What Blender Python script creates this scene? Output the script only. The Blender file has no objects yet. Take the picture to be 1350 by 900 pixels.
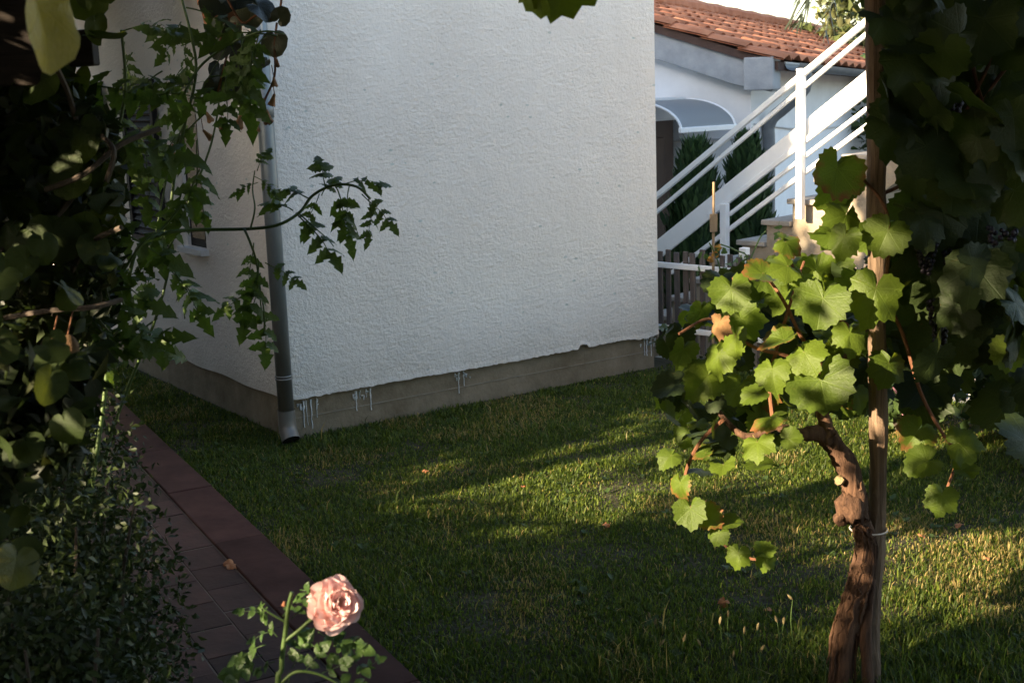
import bpy, math, random
import numpy as np
from mathutils import Vector, Matrix

rnd = random.Random(7)
rng = np.random.default_rng(7)
R = math.radians
scene = bpy.context.scene
COL = scene.collection

# ------------------------------------------------------------------ camera
FPX, PITCH, ROLL, EYE = 1720.0, R(11.2), R(2.08), 1.85
fwd = Vector((0, math.cos(PITCH), -math.sin(PITCH)))
r0 = Vector((1, 0, 0)); u0 = r0.cross(fwd)
cright = r0 * math.cos(ROLL) - u0 * math.sin(ROLL)
cup = u0 * math.cos(ROLL) + r0 * math.sin(ROLL)
cam_data = bpy.data.cameras.new('camera')
cam = bpy.data.objects.new('camera', cam_data); COL.objects.link(cam)
cam.matrix_world = Matrix(((cright.x, cup.x, -fwd.x, 0), (cright.y, cup.y, -fwd.y, 0), (cright.z, cup.z, -fwd.z, EYE), (0, 0, 0, 1)))
cam_data.sensor_width = 36.0
cam_data.lens = FPX / 1350 * 36.0
cam_data.clip_start = 0.05
cam_data.clip_end = 2000
cam_data.dof.use_dof = True
cam_data.dof.focus_distance = 5.2
cam_data.dof.aperture_fstop = 9.0
scene.camera = cam
EYEP = Vector((0, 0, EYE))

# ------------------------------------------------------------------ light
SUN_TRAVEL = R(33.5)      # heading of the sunlight over the ground, from +X towards +Y
SUN_EL = R(19.5)
world = bpy.data.worlds.new('World'); scene.world = world
world.use_nodes = True
wn = world.node_tree
wn.nodes.clear()
sky = wn.nodes.new('ShaderNodeTexSky'); sky.sky_type = 'NISHITA'; sky.sun_disc = False
tosun = Vector((-math.cos(SUN_TRAVEL) * math.cos(SUN_EL), -math.sin(SUN_TRAVEL) * math.cos(SUN_EL), math.sin(SUN_EL)))
sky.sun_elevation = SUN_EL
sky.sun_rotation = math.atan2(tosun.x, tosun.y)
sky.altitude = 100; sky.air_density = 1.0; sky.dust_density = 1.9; sky.ozone_density = 0.3
bg = wn.nodes.new('ShaderNodeBackground'); bg.inputs['Strength'].default_value = 0.11
wo = wn.nodes.new('ShaderNodeOutputWorld')
wn.links.new(sky.outputs[0], bg.inputs[0]); wn.links.new(bg.outputs[0], wo.inputs[0])
sun_data = bpy.data.lights.new('sun', 'SUN')
sun_data.energy = 5.0; sun_data.angle = R(0.55); sun_data.color = (1.0, 0.80, 0.54)
sun = bpy.data.objects.new('sun', sun_data); COL.objects.link(sun)
sun.rotation_euler = (-tosun).to_track_quat('-Z', 'Y').to_euler()
sun.location = (-6, -6, 8)
scene.view_settings.view_transform = 'Standard'
scene.view_settings.look = 'None'
scene.view_settings.gamma = 1.0
scene.view_settings.use_curve_mapping = False
scene.view_settings.exposure = 2.32
scene.render.engine = 'CYCLES'
cy = scene.cycles
cy.max_bounces = 7; cy.diffuse_bounces = 3; cy.glossy_bounces = 2; cy.transmission_bounces = 4; cy.transparent_max_bounces = 8
cy.caustics_reflective = False; cy.caustics_refractive = False
cy.use_denoising = True
cy.sample_clamp_indirect = 6.0

# ------------------------------------------------------------------ helpers: positions
def ray(u, v):
    return fwd + cright * ((u - 675) / FPX) - cup * ((v - 450) / FPX)
def at(u, v, Y):
    d = ray(u, v); return EYEP + d * (Y / d.y)
def on_ground(u, v, z=0.0):
    d = ray(u, v); return EYEP + d * ((z - EYE) / d.z)
def on_plane(p0, dv, u, v):
    n = Vector((-dv[1], dv[0], 0)); d = ray(u, v)
    t = (Vector((p0[0], p0[1], EYE)) - EYEP).dot(n) / d.dot(n)
    return EYEP + d * t

# ------------------------------------------------------------------ helpers: objects
def tag(o, label=None, cat=None, group=None, kind=None):
    if label: o['label'] = label
    if cat: o['category'] = cat
    if group: o['group'] = group
    if kind: o['kind'] = kind
    return o
def thing(name, loc, label, cat, group=None):
    o = bpy.data.objects.new(name, None); COL.objects.link(o)
    o.empty_display_size = 0.1
    o.location = Vector(loc)
    return tag(o, label, cat, group)
def wloc(o):
    p = Vector(o.location)
    while o.parent:
        o = o.parent; p = p + Vector(o.location)
    return p
class MB:
    """collects geometry (world coordinates) for one mesh object"""
    def __init__(s): s.v = []; s.f = []
    def add(s, vs, fs):
        o = len(s.v); s.v.extend([tuple(v) for v in vs]); s.f.extend([tuple(i + o for i in f) for f in fs]); return s
    def box(s, a, b, ax=None):
        """axis box from min a to max b, or in the frame ax=(origin, X, Y, Z)"""
        vs = [Vector((x, y, z)) for z in (a[2], b[2]) for y in (a[1], b[1]) for x in (a[0], b[0])]
        if ax: vs = [ax[0] + ax[1] * v.x + ax[2] * v.y + ax[3] * v.z for v in vs]
        return s.add(vs, [(0, 2, 3, 1), (4, 5, 7, 6), (0, 1, 5, 4), (2, 6, 7, 3), (0, 4, 6, 2), (1, 3, 7, 5)])
    def bar(s, p, q, w, h, up=Vector((0, 0, 1))):
        """box section bar from p to q, w sideways, h along up"""
        p = Vector(p); q = Vector(q); d = (q - p).normalized()
        sd = d.cross(up)
        if sd.length < 1e-4: sd = d.cross(Vector((0, 1, 0)))
        sd.normalize(); uu = sd.cross(d).normalized()
        return s.box((0, -w / 2, -h / 2), ((q - p).length, w / 2, h / 2), (p, d, sd, uu))
    def tube(s, pts, rad, n=7, cap=True, noise=0.0, seed=0):
        pts = [Vector(p) for p in pts]; m = len(pts)
        if not hasattr(rad, '__len__'): rad = [rad] * m
        rr = random.Random(seed)
        vs = []; prev = None
        for i in range(m):
            d = (pts[min(i + 1, m - 1)] - pts[max(i - 1, 0)])
            d = d.normalized() if d.length > 1e-9 else Vector((0, 0, 1))
            if prev is None:
                a = d.cross(Vector((0.13, 1, 0.2)))
                if a.length < 1e-3: a = d.cross(Vector((1, 0, 0)))
            else:
                a = prev - d * prev.dot(d)
            a.normalize(); prev = a; b = d.cross(a)
            for k in range(n):
                t = 2 * math.pi * k / n
                r = rad[i] * (1 + noise * rr.uniform(-1, 1))
                vs.append(pts[i] + (a * math.cos(t) + b * math.sin(t)) * r)
        fs = []
        for i in range(m - 1):
            for k in range(n):
                k2 = (k + 1) % n
                fs.append((i * n + k, i * n + k2, (i + 1) * n + k2, (i + 1) * n + k))
        if cap:
            fs.append(tuple(range(n - 1, -1, -1))); fs.append(tuple((m - 1) * n + k for k in range(n)))
        return s.add(vs, fs)
    def prism(s, poly, thick):
        """closed polygon (list of Vector) extruded by vector thick"""
        n = len(poly); a = [Vector(p) for p in poly]; b = [p + thick for p in a]
        fs = [tuple(range(n - 1, -1, -1)), tuple(range(n, 2 * n))]
        fs += [(i, (i + 1) % n, n + (i + 1) % n, n + i) for i in range(n)]
        return s.add(a + b, fs)
    def mesh(s, name, m, smooth=False, origin=Vector((0, 0, 0))):
        me = bpy.data.meshes.new(name)
        me.from_pydata([tuple(Vector(v) - origin) for v in s.v], [], s.f)
        if m: me.materials.append(m)
        if smooth:
            me.polygons.foreach_set('use_smooth', [True] * len(me.polygons))
        me.update()
        return me
    def build(s, name, m, parent=None, smooth=False, bevel=0.0, origin=None):
        if origin is None: origin = wloc(parent) if parent else Vector((0, 0, 0))
        me = s.mesh(name, m, smooth, origin)
        o = bpy.data.objects.new(name, me); COL.objects.link(o)
        if parent:
            o.parent = parent; o.location = origin - wloc(parent)
        else:
            o.location = origin
        if bevel:
            b = o.modifiers.new('bevel', 'BEVEL'); b.width = bevel; b.segments = 2; b.limit_method = 'ANGLE'
        return o
def spline(pts, sub=5):
    pts = [Vector(p) for p in pts]; out = []
    n = len(pts)
    for i in range(n - 1):
        p0, p1, p2, p3 = pts[max(i - 1, 0)], pts[i], pts[i + 1], pts[min(i + 2, n - 1)]
        for k in range(sub):
            t = k / sub
            out.append(0.5 * ((2 * p1) + (p2 - p0) * t + (2 * p0 - 5 * p1 + 4 * p2 - p3) * t * t + (3 * p1 - p0 - 3 * p2 + p3) * t ** 3))
    out.append(pts[-1])
    return out
def lerp_list(vals, n):
    return [float(x) for x in np.interp(np.linspace(0, len(vals) - 1, n), range(len(vals)), vals)]
def place(me, name, parent, loc, normal, tip, size, warp=1.0):
    """instance object of a shared mesh; local +Z = normal, local +Y = tip"""
    z = Vector(normal).normalized(); y = Vector(tip); y = y - z * y.dot(z)
    if y.length < 1e-4: y = Vector((0.3, 0.2, -1)); y = y - z * y.dot(z)
    y.normalize(); x = y.cross(z)
    o = bpy.data.objects.new(name, me); COL.objects.link(o)
    l = Vector(loc) - (wloc(parent) if parent else Vector((0, 0, 0)))
    M = Matrix(((x.x, y.x, z.x), (x.y, y.y, z.y), (x.z, y.z, z.z)))
    o.rotation_mode = 'QUATERNION'
    o.rotation_quaternion = M.to_quaternion()
    o.location = l; o.scale = (size * warp, size, size * (2 - warp))
    if parent: o.parent = parent
    return o
def np_mesh(name, verts, faces, m, colors=None, smooth=False):
    """verts (N,3), faces (M,k) numpy; colors (N,3) point attribute"""
    me = bpy.data.meshes.new(name)
    k = faces.shape[1]
    me.vertices.add(len(verts)); me.vertices.foreach_set('co', np.ascontiguousarray(verts, dtype=np.float32).ravel())
    me.loops.add(faces.size); me.loops.foreach_set('vertex_index', np.ascontiguousarray(faces, dtype=np.int32).ravel())
    me.polygons.add(len(faces)); me.polygons.foreach_set('loop_start', np.arange(0, faces.size, k, dtype=np.int32))
    me.update(calc_edges=True)
    if colors is not None:
        at_ = me.attributes.new('tint', 'FLOAT_COLOR', 'POINT')
        c4 = np.ones((len(verts), 4), dtype=np.float32); c4[:, :3] = colors
        at_.data.foreach_set('color', c4.ravel())
    if m: me.materials.append(m)
    return me
def link(me, name, parent=None, loc=(0, 0, 0)):
    o = bpy.data.objects.new(name, me); COL.objects.link(o); o.location = Vector(loc)
    if parent: o.parent = parent
    return o

# ------------------------------------------------------------------ materials
class NT:
    def __init__(s, name):
        s.m = bpy.data.materials.new(name); s.m.use_nodes = True
        s.t = s.m.node_tree; s.t.nodes.clear()
        s.out = s.t.nodes.new('ShaderNodeOutputMaterial')
    def n(s, typ, **kw):
        nd = s.t.nodes.new(typ)
        for k, v in kw.items():
            if k in nd.inputs: 
                s.set(nd.inputs[k], v)
            else: setattr(nd, k, v)
        return nd
    def set(s, sock, v):
        if hasattr(v, 'is_output') or isinstance(v, bpy.types.NodeSocket): s.t.links.new(v, sock)
        elif isinstance(v, (tuple, list)) and len(v) == 3 and sock.type == 'RGBA': sock.default_value = (*v, 1)
        else: sock.default_value = v
    def link(s, a, b): s.t.links.new(a, b)
    def math(s, op, a, b=None, c=None, clamp=False):
        nd = s.t.nodes.new('ShaderNodeMath'); nd.operation = op; nd.use_clamp = clamp
        s.set(nd.inputs[0], a)
        if b is not None: s.set(nd.inputs[1], b)
        if c is not None: s.set(nd.inputs[2], c)
        return nd.outputs[0]
    def noise(s, vec, scale, detail=4, rough=0.55, dist=0.0):
        nd = s.t.nodes.new('ShaderNodeTexNoise'); s.set(nd.inputs['Scale'], scale); nd.inputs['Detail'].default_value = detail
        nd.inputs['Roughness'].default_value = rough; nd.inputs['Distortion'].default_value = dist
        if vec is not None: s.link(vec, nd.inputs['Vector'])
        return nd.outputs['Fac']
    def ramp(s, fac, stops):
        nd = s.t.nodes.new('ShaderNodeValToRGB'); s.link(fac, nd.inputs[0])
        e = nd.color_ramp.elements
        while len(e) < len(stops): e.new(0.5)
        for i, (p, c) in enumerate(stops):
            e[i].position = p; e[i].color = (*c, 1) if not isinstance(c, float) else (c, c, c, 1)
        return nd.outputs[0]
    def mix(s, fac, a, b, blend='MIX'):
        nd = s.t.nodes.new('ShaderNodeMix'); nd.data_type = 'RGBA'; nd.blend_type = blend
        s.set(nd.inputs[0], fac); s.set(nd.inputs[6], a); s.set(nd.inputs[7], b)
        return nd.outputs[2]
    def coord(s, which='Object'):
        return s.t.nodes.new('ShaderNodeTexCoord').outputs[which]
    def pos(s):
        return s.t.nodes.new('ShaderNodeNewGeometry').outputs['Position']
    def mapping(s, vec, scale=(1, 1, 1), rot=(0, 0, 0)):
        nd = s.t.nodes.new('ShaderNodeMapping'); s.link(vec, nd.inputs[0]); nd.inputs['Scale'].default_value = scale; nd.inputs['Rotation'].default_value = rot
        return nd.outputs[0]
    def rand(s):
        return s.t.nodes.new('ShaderNodeObjectInfo').outputs['Random']
    def bump(s, h, strength=0.5, dist=0.01):
        nd = s.t.nodes.new('ShaderNodeBump'); s.link(h, nd.inputs['Height']); nd.inputs['Strength'].default_value = strength; nd.inputs['Distance'].default_value = dist
        return nd.outputs[0]
    def finish(s, color, rough=0.7, normal=None, metallic=0.0, spec=0.4, translucent=None, tfac=0.35, **kw):
        p = s.t.nodes.new('ShaderNodeBsdfPrincipled')
        s.set(p.inputs['Base Color'], color); s.set(p.inputs['Roughness'], rough); s.set(p.inputs['Metallic'], metallic)
        p.inputs['Specular IOR Level'].default_value = spec
        for k, v in kw.items(): s.set(p.inputs[k.replace('_', ' ')], v)
        if normal is not None: s.link(normal, p.inputs['Normal'])
        o = p.outputs[0]
        if translucent is not None:
            tr = s.t.nodes.new('ShaderNodeBsdfTranslucent'); s.set(tr.inputs[0], translucent)
            if normal is not None: s.link(normal, tr.inputs['Normal'])
            mx = s.t.nodes.new('ShaderNodeMixShader'); s.set(mx.inputs[0], tfac)
            s.link(o, mx.inputs[1]); s.link(tr.outputs[0], mx.inputs[2]); o = mx.outputs[0]
        s.link(o, s.out.inputs[0])
        return s.m

def mat_plaster():
    t = NT('rough_plaster'); p = t.pos()
    n1 = t.noise(p, 55, 5, 0.6); n2 = t.noise(p, 14, 4, 0.6); n3 = t.noise(p, 1.3, 4, 0.6)
    v = t.t.nodes.new('ShaderNodeTexVoronoi'); v.inputs['Scale'].default_value = 1.0; t.link(t.mapping(p, (9, 9, 17), (0.4, 0, 0.2)), v.inputs['Vector'])
    gate = t.noise(p, 4, 2)
    pit = t.math('MULTIPLY', t.math('LESS_THAN', t.math('ADD', v.outputs['Distance'], t.math('MULTIPLY', n1, 0.10)), 0.17), t.math('GREATER_THAN', gate, 0.55))
    w2 = t.t.nodes.new('ShaderNodeTexVoronoi'); w2.inputs['Scale'].default_value = 1.0; t.link(t.mapping(p, (34, 34, 58), (0, .5, .3)), w2.inputs['Vector'])
    scar = t.math('MULTIPLY', t.math('LESS_THAN', w2.outputs['Distance'], 0.20), t.math('GREATER_THAN', t.noise(p, 2.7, 3), 0.56))
    stretched = t.noise(t.mapping(p, (22, 22, 48)), 1.0, 3, 0.6)
    patch = t.ramp(t.noise(p, 2.2, 3), [(0.3, 0.6), (0.7, 1.0)])
    h = t.math('ADD', t.math('ADD', t.math('MULTIPLY', n1, 0.75), t.math('MULTIPLY', n2, 0.55)), t.math('MULTIPLY', stretched, 0.5))
    h = t.math('MULTIPLY', h, patch)
    h = t.math('SUBTRACT', h, t.math('MULTIPLY', t.math('ADD', pit, t.math('MULTIPLY', scar, 0.45)), 0.9))
    c = t.ramp(n3, [(0.3, (0.745, 0.68, 0.605)), (0.7, (0.825, 0.76, 0.68))])
    sx = t.t.nodes.new('ShaderNodeSeparateXYZ'); t.link(p, sx.inputs[0])
    low = t.math('SUBTRACT', 1.0, t.math('MULTIPLY', t.math('SUBTRACT', sx.outputs[2], 0.2), 2.4), clamp=True)
    dirt = t.math('MULTIPLY', t.math('MULTIPLY', low, low), t.noise(p, 7, 5, 0.65), clamp=True)
    c = t.mix(t.math('MULTIPLY', dirt, 0.75), c, (0.40, 0.35, 0.27))
    c = t.mix(t.math('MULTIPLY', pit, 0.45), c, (0.30, 0.40, 0.37))
    streak = t.ramp(t.noise(t.mapping(p, (9, 9, 0.7)), 1.0, 3), [(0.55, 0.0), (0.75, 1.0)])
    c = t.mix(t.math('MULTIPLY', streak, 0.07), c, (0.45, 0.43, 0.40))
    return t.finish(c, 0.9, t.bump(h, 0.9, 0.015), spec=0.2)
def mat_noise(name, c1, c2, scale=8, rough=0.85, bump=0.3, bdist=0.01, spec=0.3, stretch=None, rand=0.0, metallic=0.0):
    t = NT(name); p = t.pos() if not stretch else t.mapping(t.coord(), stretch)
    n = t.noise(p, scale, 6, 0.62); nb = t.noise(p, scale * 5, 4, 0.6)
    c = t.ramp(n, [(0.3, c1), (0.7, c2)])
    if rand:
        hs = t.t.nodes.new('ShaderNodeHueSaturation'); t.link(c, hs.inputs['Color'])
        t.set(hs.inputs['Value'], t.math('MULTIPLY_ADD', t.rand(), rand * 2, 1 - rand)); c = hs.outputs[0]
    return t.finish(c, rough, t.bump(t.math('ADD', n, nb), bump, bdist), metallic=metallic, spec=spec)
def mat_leaf(name, c_dark, c_light, c_trans, tfac=0.35, veins=True, rough=0.42, autumn=0.0, spec=0.45):
    """leaf: Object coordinates are the leaf's own, +Y to the tip; Random of the object varies the tone"""
    t = NT(name); co = t.coord(); r = t.rand()
    sx = t.t.nodes.new('ShaderNodeSeparateXYZ'); t.link(co, sx.inputs[0]); x, y = sx.outputs[0], sx.outputs[1]
    base = t.mix(r, c_dark, c_light)
    nz = t.noise(co, 5.0, 4, 0.6)
    base = t.mix(t.math('MULTIPLY', nz, 0.5), base, tuple(k * 1.5 for k in c_light))
    h = t.noise(co, 14, 3)
    if veins:
        ang = t.math('ARCTAN2', x, y); rad = t.math('SQRT', t.math('ADD', t.math('MULTIPLY', x, x), t.math('MULTIPLY', y, y)))
        step = R(50)
        near = t.math('ABSOLUTE', t.math('SUBTRACT', ang, t.math('MULTIPLY', t.math('ROUND', t.math('DIVIDE', ang, step)), step)))
        dist = t.math('MULTIPLY', near, rad)
        vein = t.math('SUBTRACT', 1.0, t.math('DIVIDE', dist, 0.022), clamp=True)
        sec = t.math('SINE', t.math('MULTIPLY', t.math('ADD', rad, t.math('MULTIPLY', near, -0.55)), 48))
        sec = t.math('MULTIPLY', t.math('GREATER_THAN', sec, 0.9), 0.35)
        vv = t.math('MAXIMUM', vein, sec)
        base = t.mix(t.math('MULTIPLY', vv, 0.18), base, tuple(min(1, k * 2.6 + 0.02) for k in c_light))
        h = t.math('SUBTRACT', t.math('MULTIPLY', h, 0.5), t.math('MULTIPLY', vv, 0.4))
    spots = t.ramp(t.noise(co, 3.2, 5, 0.75), [(0.66, 0.0), (0.74, 1.0)])
    base = t.mix(t.math('MULTIPLY', spots, 0.55), base, (0.16, 0.085, 0.03))
    if autumn:
        rad2 = t.math('SQRT', t.math('ADD', t.math('MULTIPLY', x, x), t.math('MULTIPLY', y, y)))
        e = t.math('ADD', rad2, t.math('MULTIPLY', t.noise(co, 4, 3), 0.9))
        gate = t.math('GREATER_THAN', t.math('FRACT', t.math('MULTIPLY', r, 7.13)), 1 - autumn)
        fac = t.math('MULTIPLY', t.math('MULTIPLY', t.math('SUBTRACT', e, 0.98), 3.0, clamp=True), gate)
        base = t.mix(fac, base, (0.20, 0.085, 0.03))
        trans = t.mix(fac, c_trans, (0.30, 0.12, 0.03))
    else: trans = c_trans
    return t.finish(base, rough, t.bump(h, 0.22, 0.03), spec=spec, translucent=trans, tfac=tfac)
def mat_tint(name, trans=0.3, rough=0.6, gain=1.0, tgain=1.6, spec=0.3):
    t = NT(name)
    a = t.t.nodes.new('ShaderNodeAttribute'); a.attribute_name = 'tint'
    c = a.outputs['Color']
    tr = t.mix(1.0, c, (tgain, tgain, tgain * 0.6), 'MULTIPLY')
    return t.finish(c, rough, spec=spec, translucent=tr, tfac=trans)
def mat_wood(name, c1, c2, scale=1.0, rough=0.85, axis='Z', bump=0.6):
    t = NT(name); co = t.coord()
    sc = {'Z': (38, 38, 2.2), 'X': (2.2, 38, 38), 'Y': (38, 2.2, 38)}[axis]
    n = t.noise(t.mapping(co, tuple(k * scale for k in sc)), 1.0, 7, 0.7, 0.8)
    n2 = t.noise(co, 6 * scale, 4)
    c = t.mix(t.math('MULTIPLY', n2, 0.6), t.ramp(n, [(0.32, c1), (0.68, c2)]), tuple(k * 0.55 for k in c1))
    return t.finish(c, rough, t.bump(n, bump, 0.012), spec=0.25)

M = {}
M['plaster'] = mat_plaster()
M['plinth'] = mat_noise('plinth_concrete', (0.15, 0.112, 0.066), (0.28, 0.225, 0.15), 5, bump=0.7)
M['seam'] = mat_noise('cement_seam', (0.20, 0.165, 0.115), (0.31, 0.265, 0.20), 12)
M['drip'] = mat_noise('dried_white_paint', (0.6, 0.6, 0.58), (0.72, 0.72, 0.7), 30)
M['soil'] = mat_noise('lawn_soil', (0.026, 0.026, 0.011), (0.055, 0.048, 0.022), 7, 0.95, 0.8, 0.03)
M['yard'] = mat_noise('yard_ground', (0.16, 0.14, 0.12), (0.24, 0.22, 0.19), 3, 0.95)
M['retain'] = mat_noise('retaining_concrete', (0.2, 0.19, 0.17), (0.3, 0.28, 0.25), 6)
M['grass'] = mat_tint('grass_blades', 0.42, 0.55, tgain=1.9)
M['foliage'] = mat_tint('mass_foliage', 0.25, 0.5)
M['tile'] = mat_noise('red_paving', (0.026, 0.015, 0.012), (0.074, 0.034, 0.026), 4, 0.75, 0.4, 0.008, 0.25, rand=0.5)
M['kerb'] = mat_noise('red_kerb_slab', (0.045, 0.020, 0.016), (0.088, 0.042, 0.033), 5, 0.85, 0.3, 0.006, 0.12, rand=0.2)
M['mortar'] = mat_noise('path_mortar', (0.10, 0.078, 0.058), (0.16, 0.13, 0.10), 14)
def mat_zinc():
    t = NT('galvanised_pipe'); p = t.pos()
    sx = t.t.nodes.new('ShaderNodeSeparateXYZ'); t.link(p, sx.inputs[0])
    n = t.noise(t.mapping(p, (12, 12, 3)), 1.0, 5, 0.6)
    c = t.ramp(n, [(0.3, (0.13, 0.15, 0.155)), (0.7, (0.22, 0.24, 0.24))])
    low = t.math('SUBTRACT', 0.95, t.math('MULTIPLY', sx.outputs[2], 1.15), clamp=True)
    c = t.mix(t.math('MULTIPLY', low, t.math('ADD', t.noise(p, 10, 5), 0.05), clamp=True), c, (0.19, 0.14, 0.09))
    return t.finish(c, 0.5, t.bump(n, 0.15, 0.004), metallic=0.45, spec=0.5)
M['zinc'] = mat_zinc()
M['zinc_grey'] = mat_noise('grey_gutter', (0.10, 0.11, 0.12), (0.15, 0.16, 0.17), 12, 0.5, 0.1)
M['dark_hole'] = mat_noise('pipe_mouth_shade', (0.01, 0.01, 0.01), (0.015, 0.013, 0.012), 5)
M['shutter'] = mat_noise('dark_shutter_paint', (0.012, 0.011, 0.011), (0.02, 0.018, 0.018), 12, 0.7, 0.15, spec=0.15)
M['glass'] = NT('window_glass').finish((0.012, 0.013, 0.015), 0.25, spec=0.15)
M['sill'] = mat_noise('white_sill', (0.55, 0.54, 0.52), (0.68, 0.67, 0.65), 10)
M['white'] = mat_noise('white_metal_paint', (0.74, 0.74, 0.73), (0.80, 0.80, 0.79), 10, 0.45, 0.06, 0.003, 0.45)
M['stair'] = mat_noise('stair_render', (0.25, 0.20, 0.14), (0.34, 0.285, 0.21), 9, 0.9, 0.5, 0.012)
M['tread'] = mat_noise('stair_tread_stone', (0.26, 0.23, 0.19), (0.38, 0.34, 0.29), 12, 0.8, 0.4, 0.008)
M['backwall'] = mat_noise('white_render', (0.70, 0.71, 0.72), (0.78, 0.79, 0.80), 5, 0.9, 0.15)
M['fascia'] = mat_noise('grey_concrete_fascia', (0.24, 0.26, 0.28), (0.34, 0.36, 0.38), 7, 0.85, 0.3)
M['roof'] = mat_noise('terracotta_tile', (0.33, 0.115, 0.055), (0.50, 0.21, 0.11), 6, 0.85, 0.25, 0.008, 0.25, rand=0.22)
M['roof_under'] = mat_noise('roof_underlay', (0.05, 0.03, 0.025), (0.08, 0.05, 0.04), 6)
M['door'] = mat_noise('brown_door', (0.035, 0.02, 0.015), (0.055, 0.032, 0.024), 4, 0.45, 0.05)
def mat_poly():
    t = NT('awning_sheet')
    return t.finish((0.42, 0.44, 0.45), 0.3, spec=0.4, translucent=(0.6, 0.63, 0.65), tfac=0.55)
M['poly'] = mat_poly()
M['cable'] = mat_noise('cable', (0.5, 0.5, 0.5), (0.6, 0.6, 0.6), 5)
M['picket'] = mat_wood('weathered_picket', (0.075, 0.062, 0.056), (0.18, 0.15, 0.135), 1.0)
M['post'] = mat_wood('weathered_post', (0.085, 0.055, 0.036), (0.34, 0.235, 0.155), 1.3, bump=1.0)
M['bark'] = mat_wood('vine_bark', (0.040, 0.020, 0.013), (0.20, 0.108, 0.062), 1.3, bump=1.0)
M['cut'] = mat_noise('pale_cut_wood', (0.20, 0.15, 0.075), (0.32, 0.25, 0.13), 60, bump=0.8)
M['seed'] = mat_noise('grass_seed_head', (0.16, 0.13, 0.06), (0.24, 0.19, 0.09), 60)
M['cane'] = mat_wood('vine_cane', (0.13, 0.055, 0.03), (0.24, 0.11, 0.055), 1.5)
M['greenstem'] = mat_noise('green_stem', (0.05, 0.09, 0.025), (0.09, 0.14, 0.04), 20, 0.5, 0.1)
M['petiole'] = mat_noise('leaf_stalk', (0.12, 0.10, 0.035), (0.18, 0.14, 0.05), 20, 0.5, 0.1)
M['beam'] = mat_wood('dark_pergola_wood', (0.014, 0.010, 0.008), (0.04, 0.03, 0.024), 0.8, axis='X')
M['bamboo'] = mat_wood('cane_stake', (0.24, 0.16, 0.09), (0.40, 0.29, 0.18), 1.0)
M['wire'] = mat_noise('tie_wire', (0.42, 0.38, 0.34), (0.55, 0.5, 0.45), 30, 0.5)
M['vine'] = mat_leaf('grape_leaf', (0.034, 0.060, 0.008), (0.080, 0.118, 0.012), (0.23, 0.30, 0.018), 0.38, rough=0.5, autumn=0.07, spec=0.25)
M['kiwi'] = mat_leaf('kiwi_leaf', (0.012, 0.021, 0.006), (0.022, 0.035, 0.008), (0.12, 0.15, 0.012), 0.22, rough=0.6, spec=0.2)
M['vine_dark'] = mat_leaf('shade_toned_grape_leaf', (0.013, 0.023, 0.007), (0.024, 0.038, 0.010), (0.10, 0.13, 0.012), 0.22, rough=0.55, spec=0.25)  # darker copy of the grape leaf, with shade put into its colour
M['kiwi_old'] = mat_leaf('yellowing_kiwi_leaf', (0.04, 0.052, 0.011), (0.055, 0.064, 0.013), (0.30, 0.29, 0.022), 0.4)
M['tomato'] = mat_leaf('tomato_leaf', (0.032, 0.058, 0.010), (0.052, 0.086, 0.015), (0.12, 0.20, 0.018), 0.3, veins=False, rough=0.6)
M['begonia'] = mat_leaf('dark_glossy_leaf', (0.020, 0.030, 0.018), (0.040, 0.046, 0.026), (0.06, 0.06, 0.02), 0.12, rough=0.3)
M['roseleaf'] = mat_leaf('rose_leaf', (0.035, 0.075, 0.022), (0.065, 0.115, 0.030), (0.14, 0.24, 0.04), 0.3, veins=False, rough=0.35)
M['drypod'] = mat_noise('dry_flower', (0.20, 0.10, 0.045), (0.34, 0.19, 0.09), 30, 0.9, rand=0.3)
M['dryleaf'] = mat_noise('fallen_leaf', (0.22, 0.08, 0.03), (0.38, 0.17, 0.07), 25, 0.8)
M['vinedry'] = mat_noise('withered_vine_leaf', (0.11, 0.055, 0.022), (0.19, 0.11, 0.045), 25, 0.85)
M['kiwifruit'] = mat_noise('kiwi_skin', (0.085, 0.048, 0.022), (0.13, 0.078, 0.038), 40, 0.9, 0.4, 0.004)
M['grape'] = mat_noise('grape_skin', (0.012, 0.009, 0.018), (0.03, 0.024, 0.04), 40, 0.45, 0.05, rand=0.3)
M['twine'] = mat_noise('blue_twine', (0.05, 0.20, 0.24), (0.08, 0.28, 0.32), 20)
M['wflower'] = mat_noise('white_petal', (0.55, 0.55, 0.58), (0.7, 0.7, 0.72), 20)
M['yflower'] = mat_noise('orange_petal', (0.30, 0.13, 0.02), (0.42, 0.22, 0.04), 20)
def mat_petal(name, c1, c2, tr):
    t = NT(name); co = t.coord(); sx = t.t.nodes.new('ShaderNodeSeparateXYZ'); t.link(co, sx.inputs[0])
    g = t.math('ADD', t.math('MULTIPLY', sx.outputs[1], 0.8), t.math('MULTIPLY', t.noise(co, 3, 3), 0.5))
    c = t.ramp(g, [(0.25, c1), (0.8, c2)])
    c = t.mix(t.math('MULTIPLY', t.rand(), 0.3), c, (0.86, 0.42, 0.42))
    return t.finish(c, 0.55, spec=0.25, translucent=tr, tfac=0.35)
M['rose'] = mat_petal('rose_petal', (0.92, 0.80, 0.64), (0.90, 0.66, 0.65), (0.92, 0.62, 0.58))
M['pinkflower'] = mat_petal('pink_petal', (0.5, 0.26, 0.32), (0.58, 0.32, 0.40), (0.5, 0.25, 0.3))
M['terracotta'] = mat_noise('terracotta_pot', (0.22, 0.09, 0.05), (0.30, 0.13, 0.07), 12)
M['conifer'] = mat_tint('conifer_sprays', 0.15, 0.6)
M['trunk'] = mat_wood('tree_bark', (0.05, 0.04, 0.03), (0.13, 0.10, 0.08), 0.5)

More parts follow.
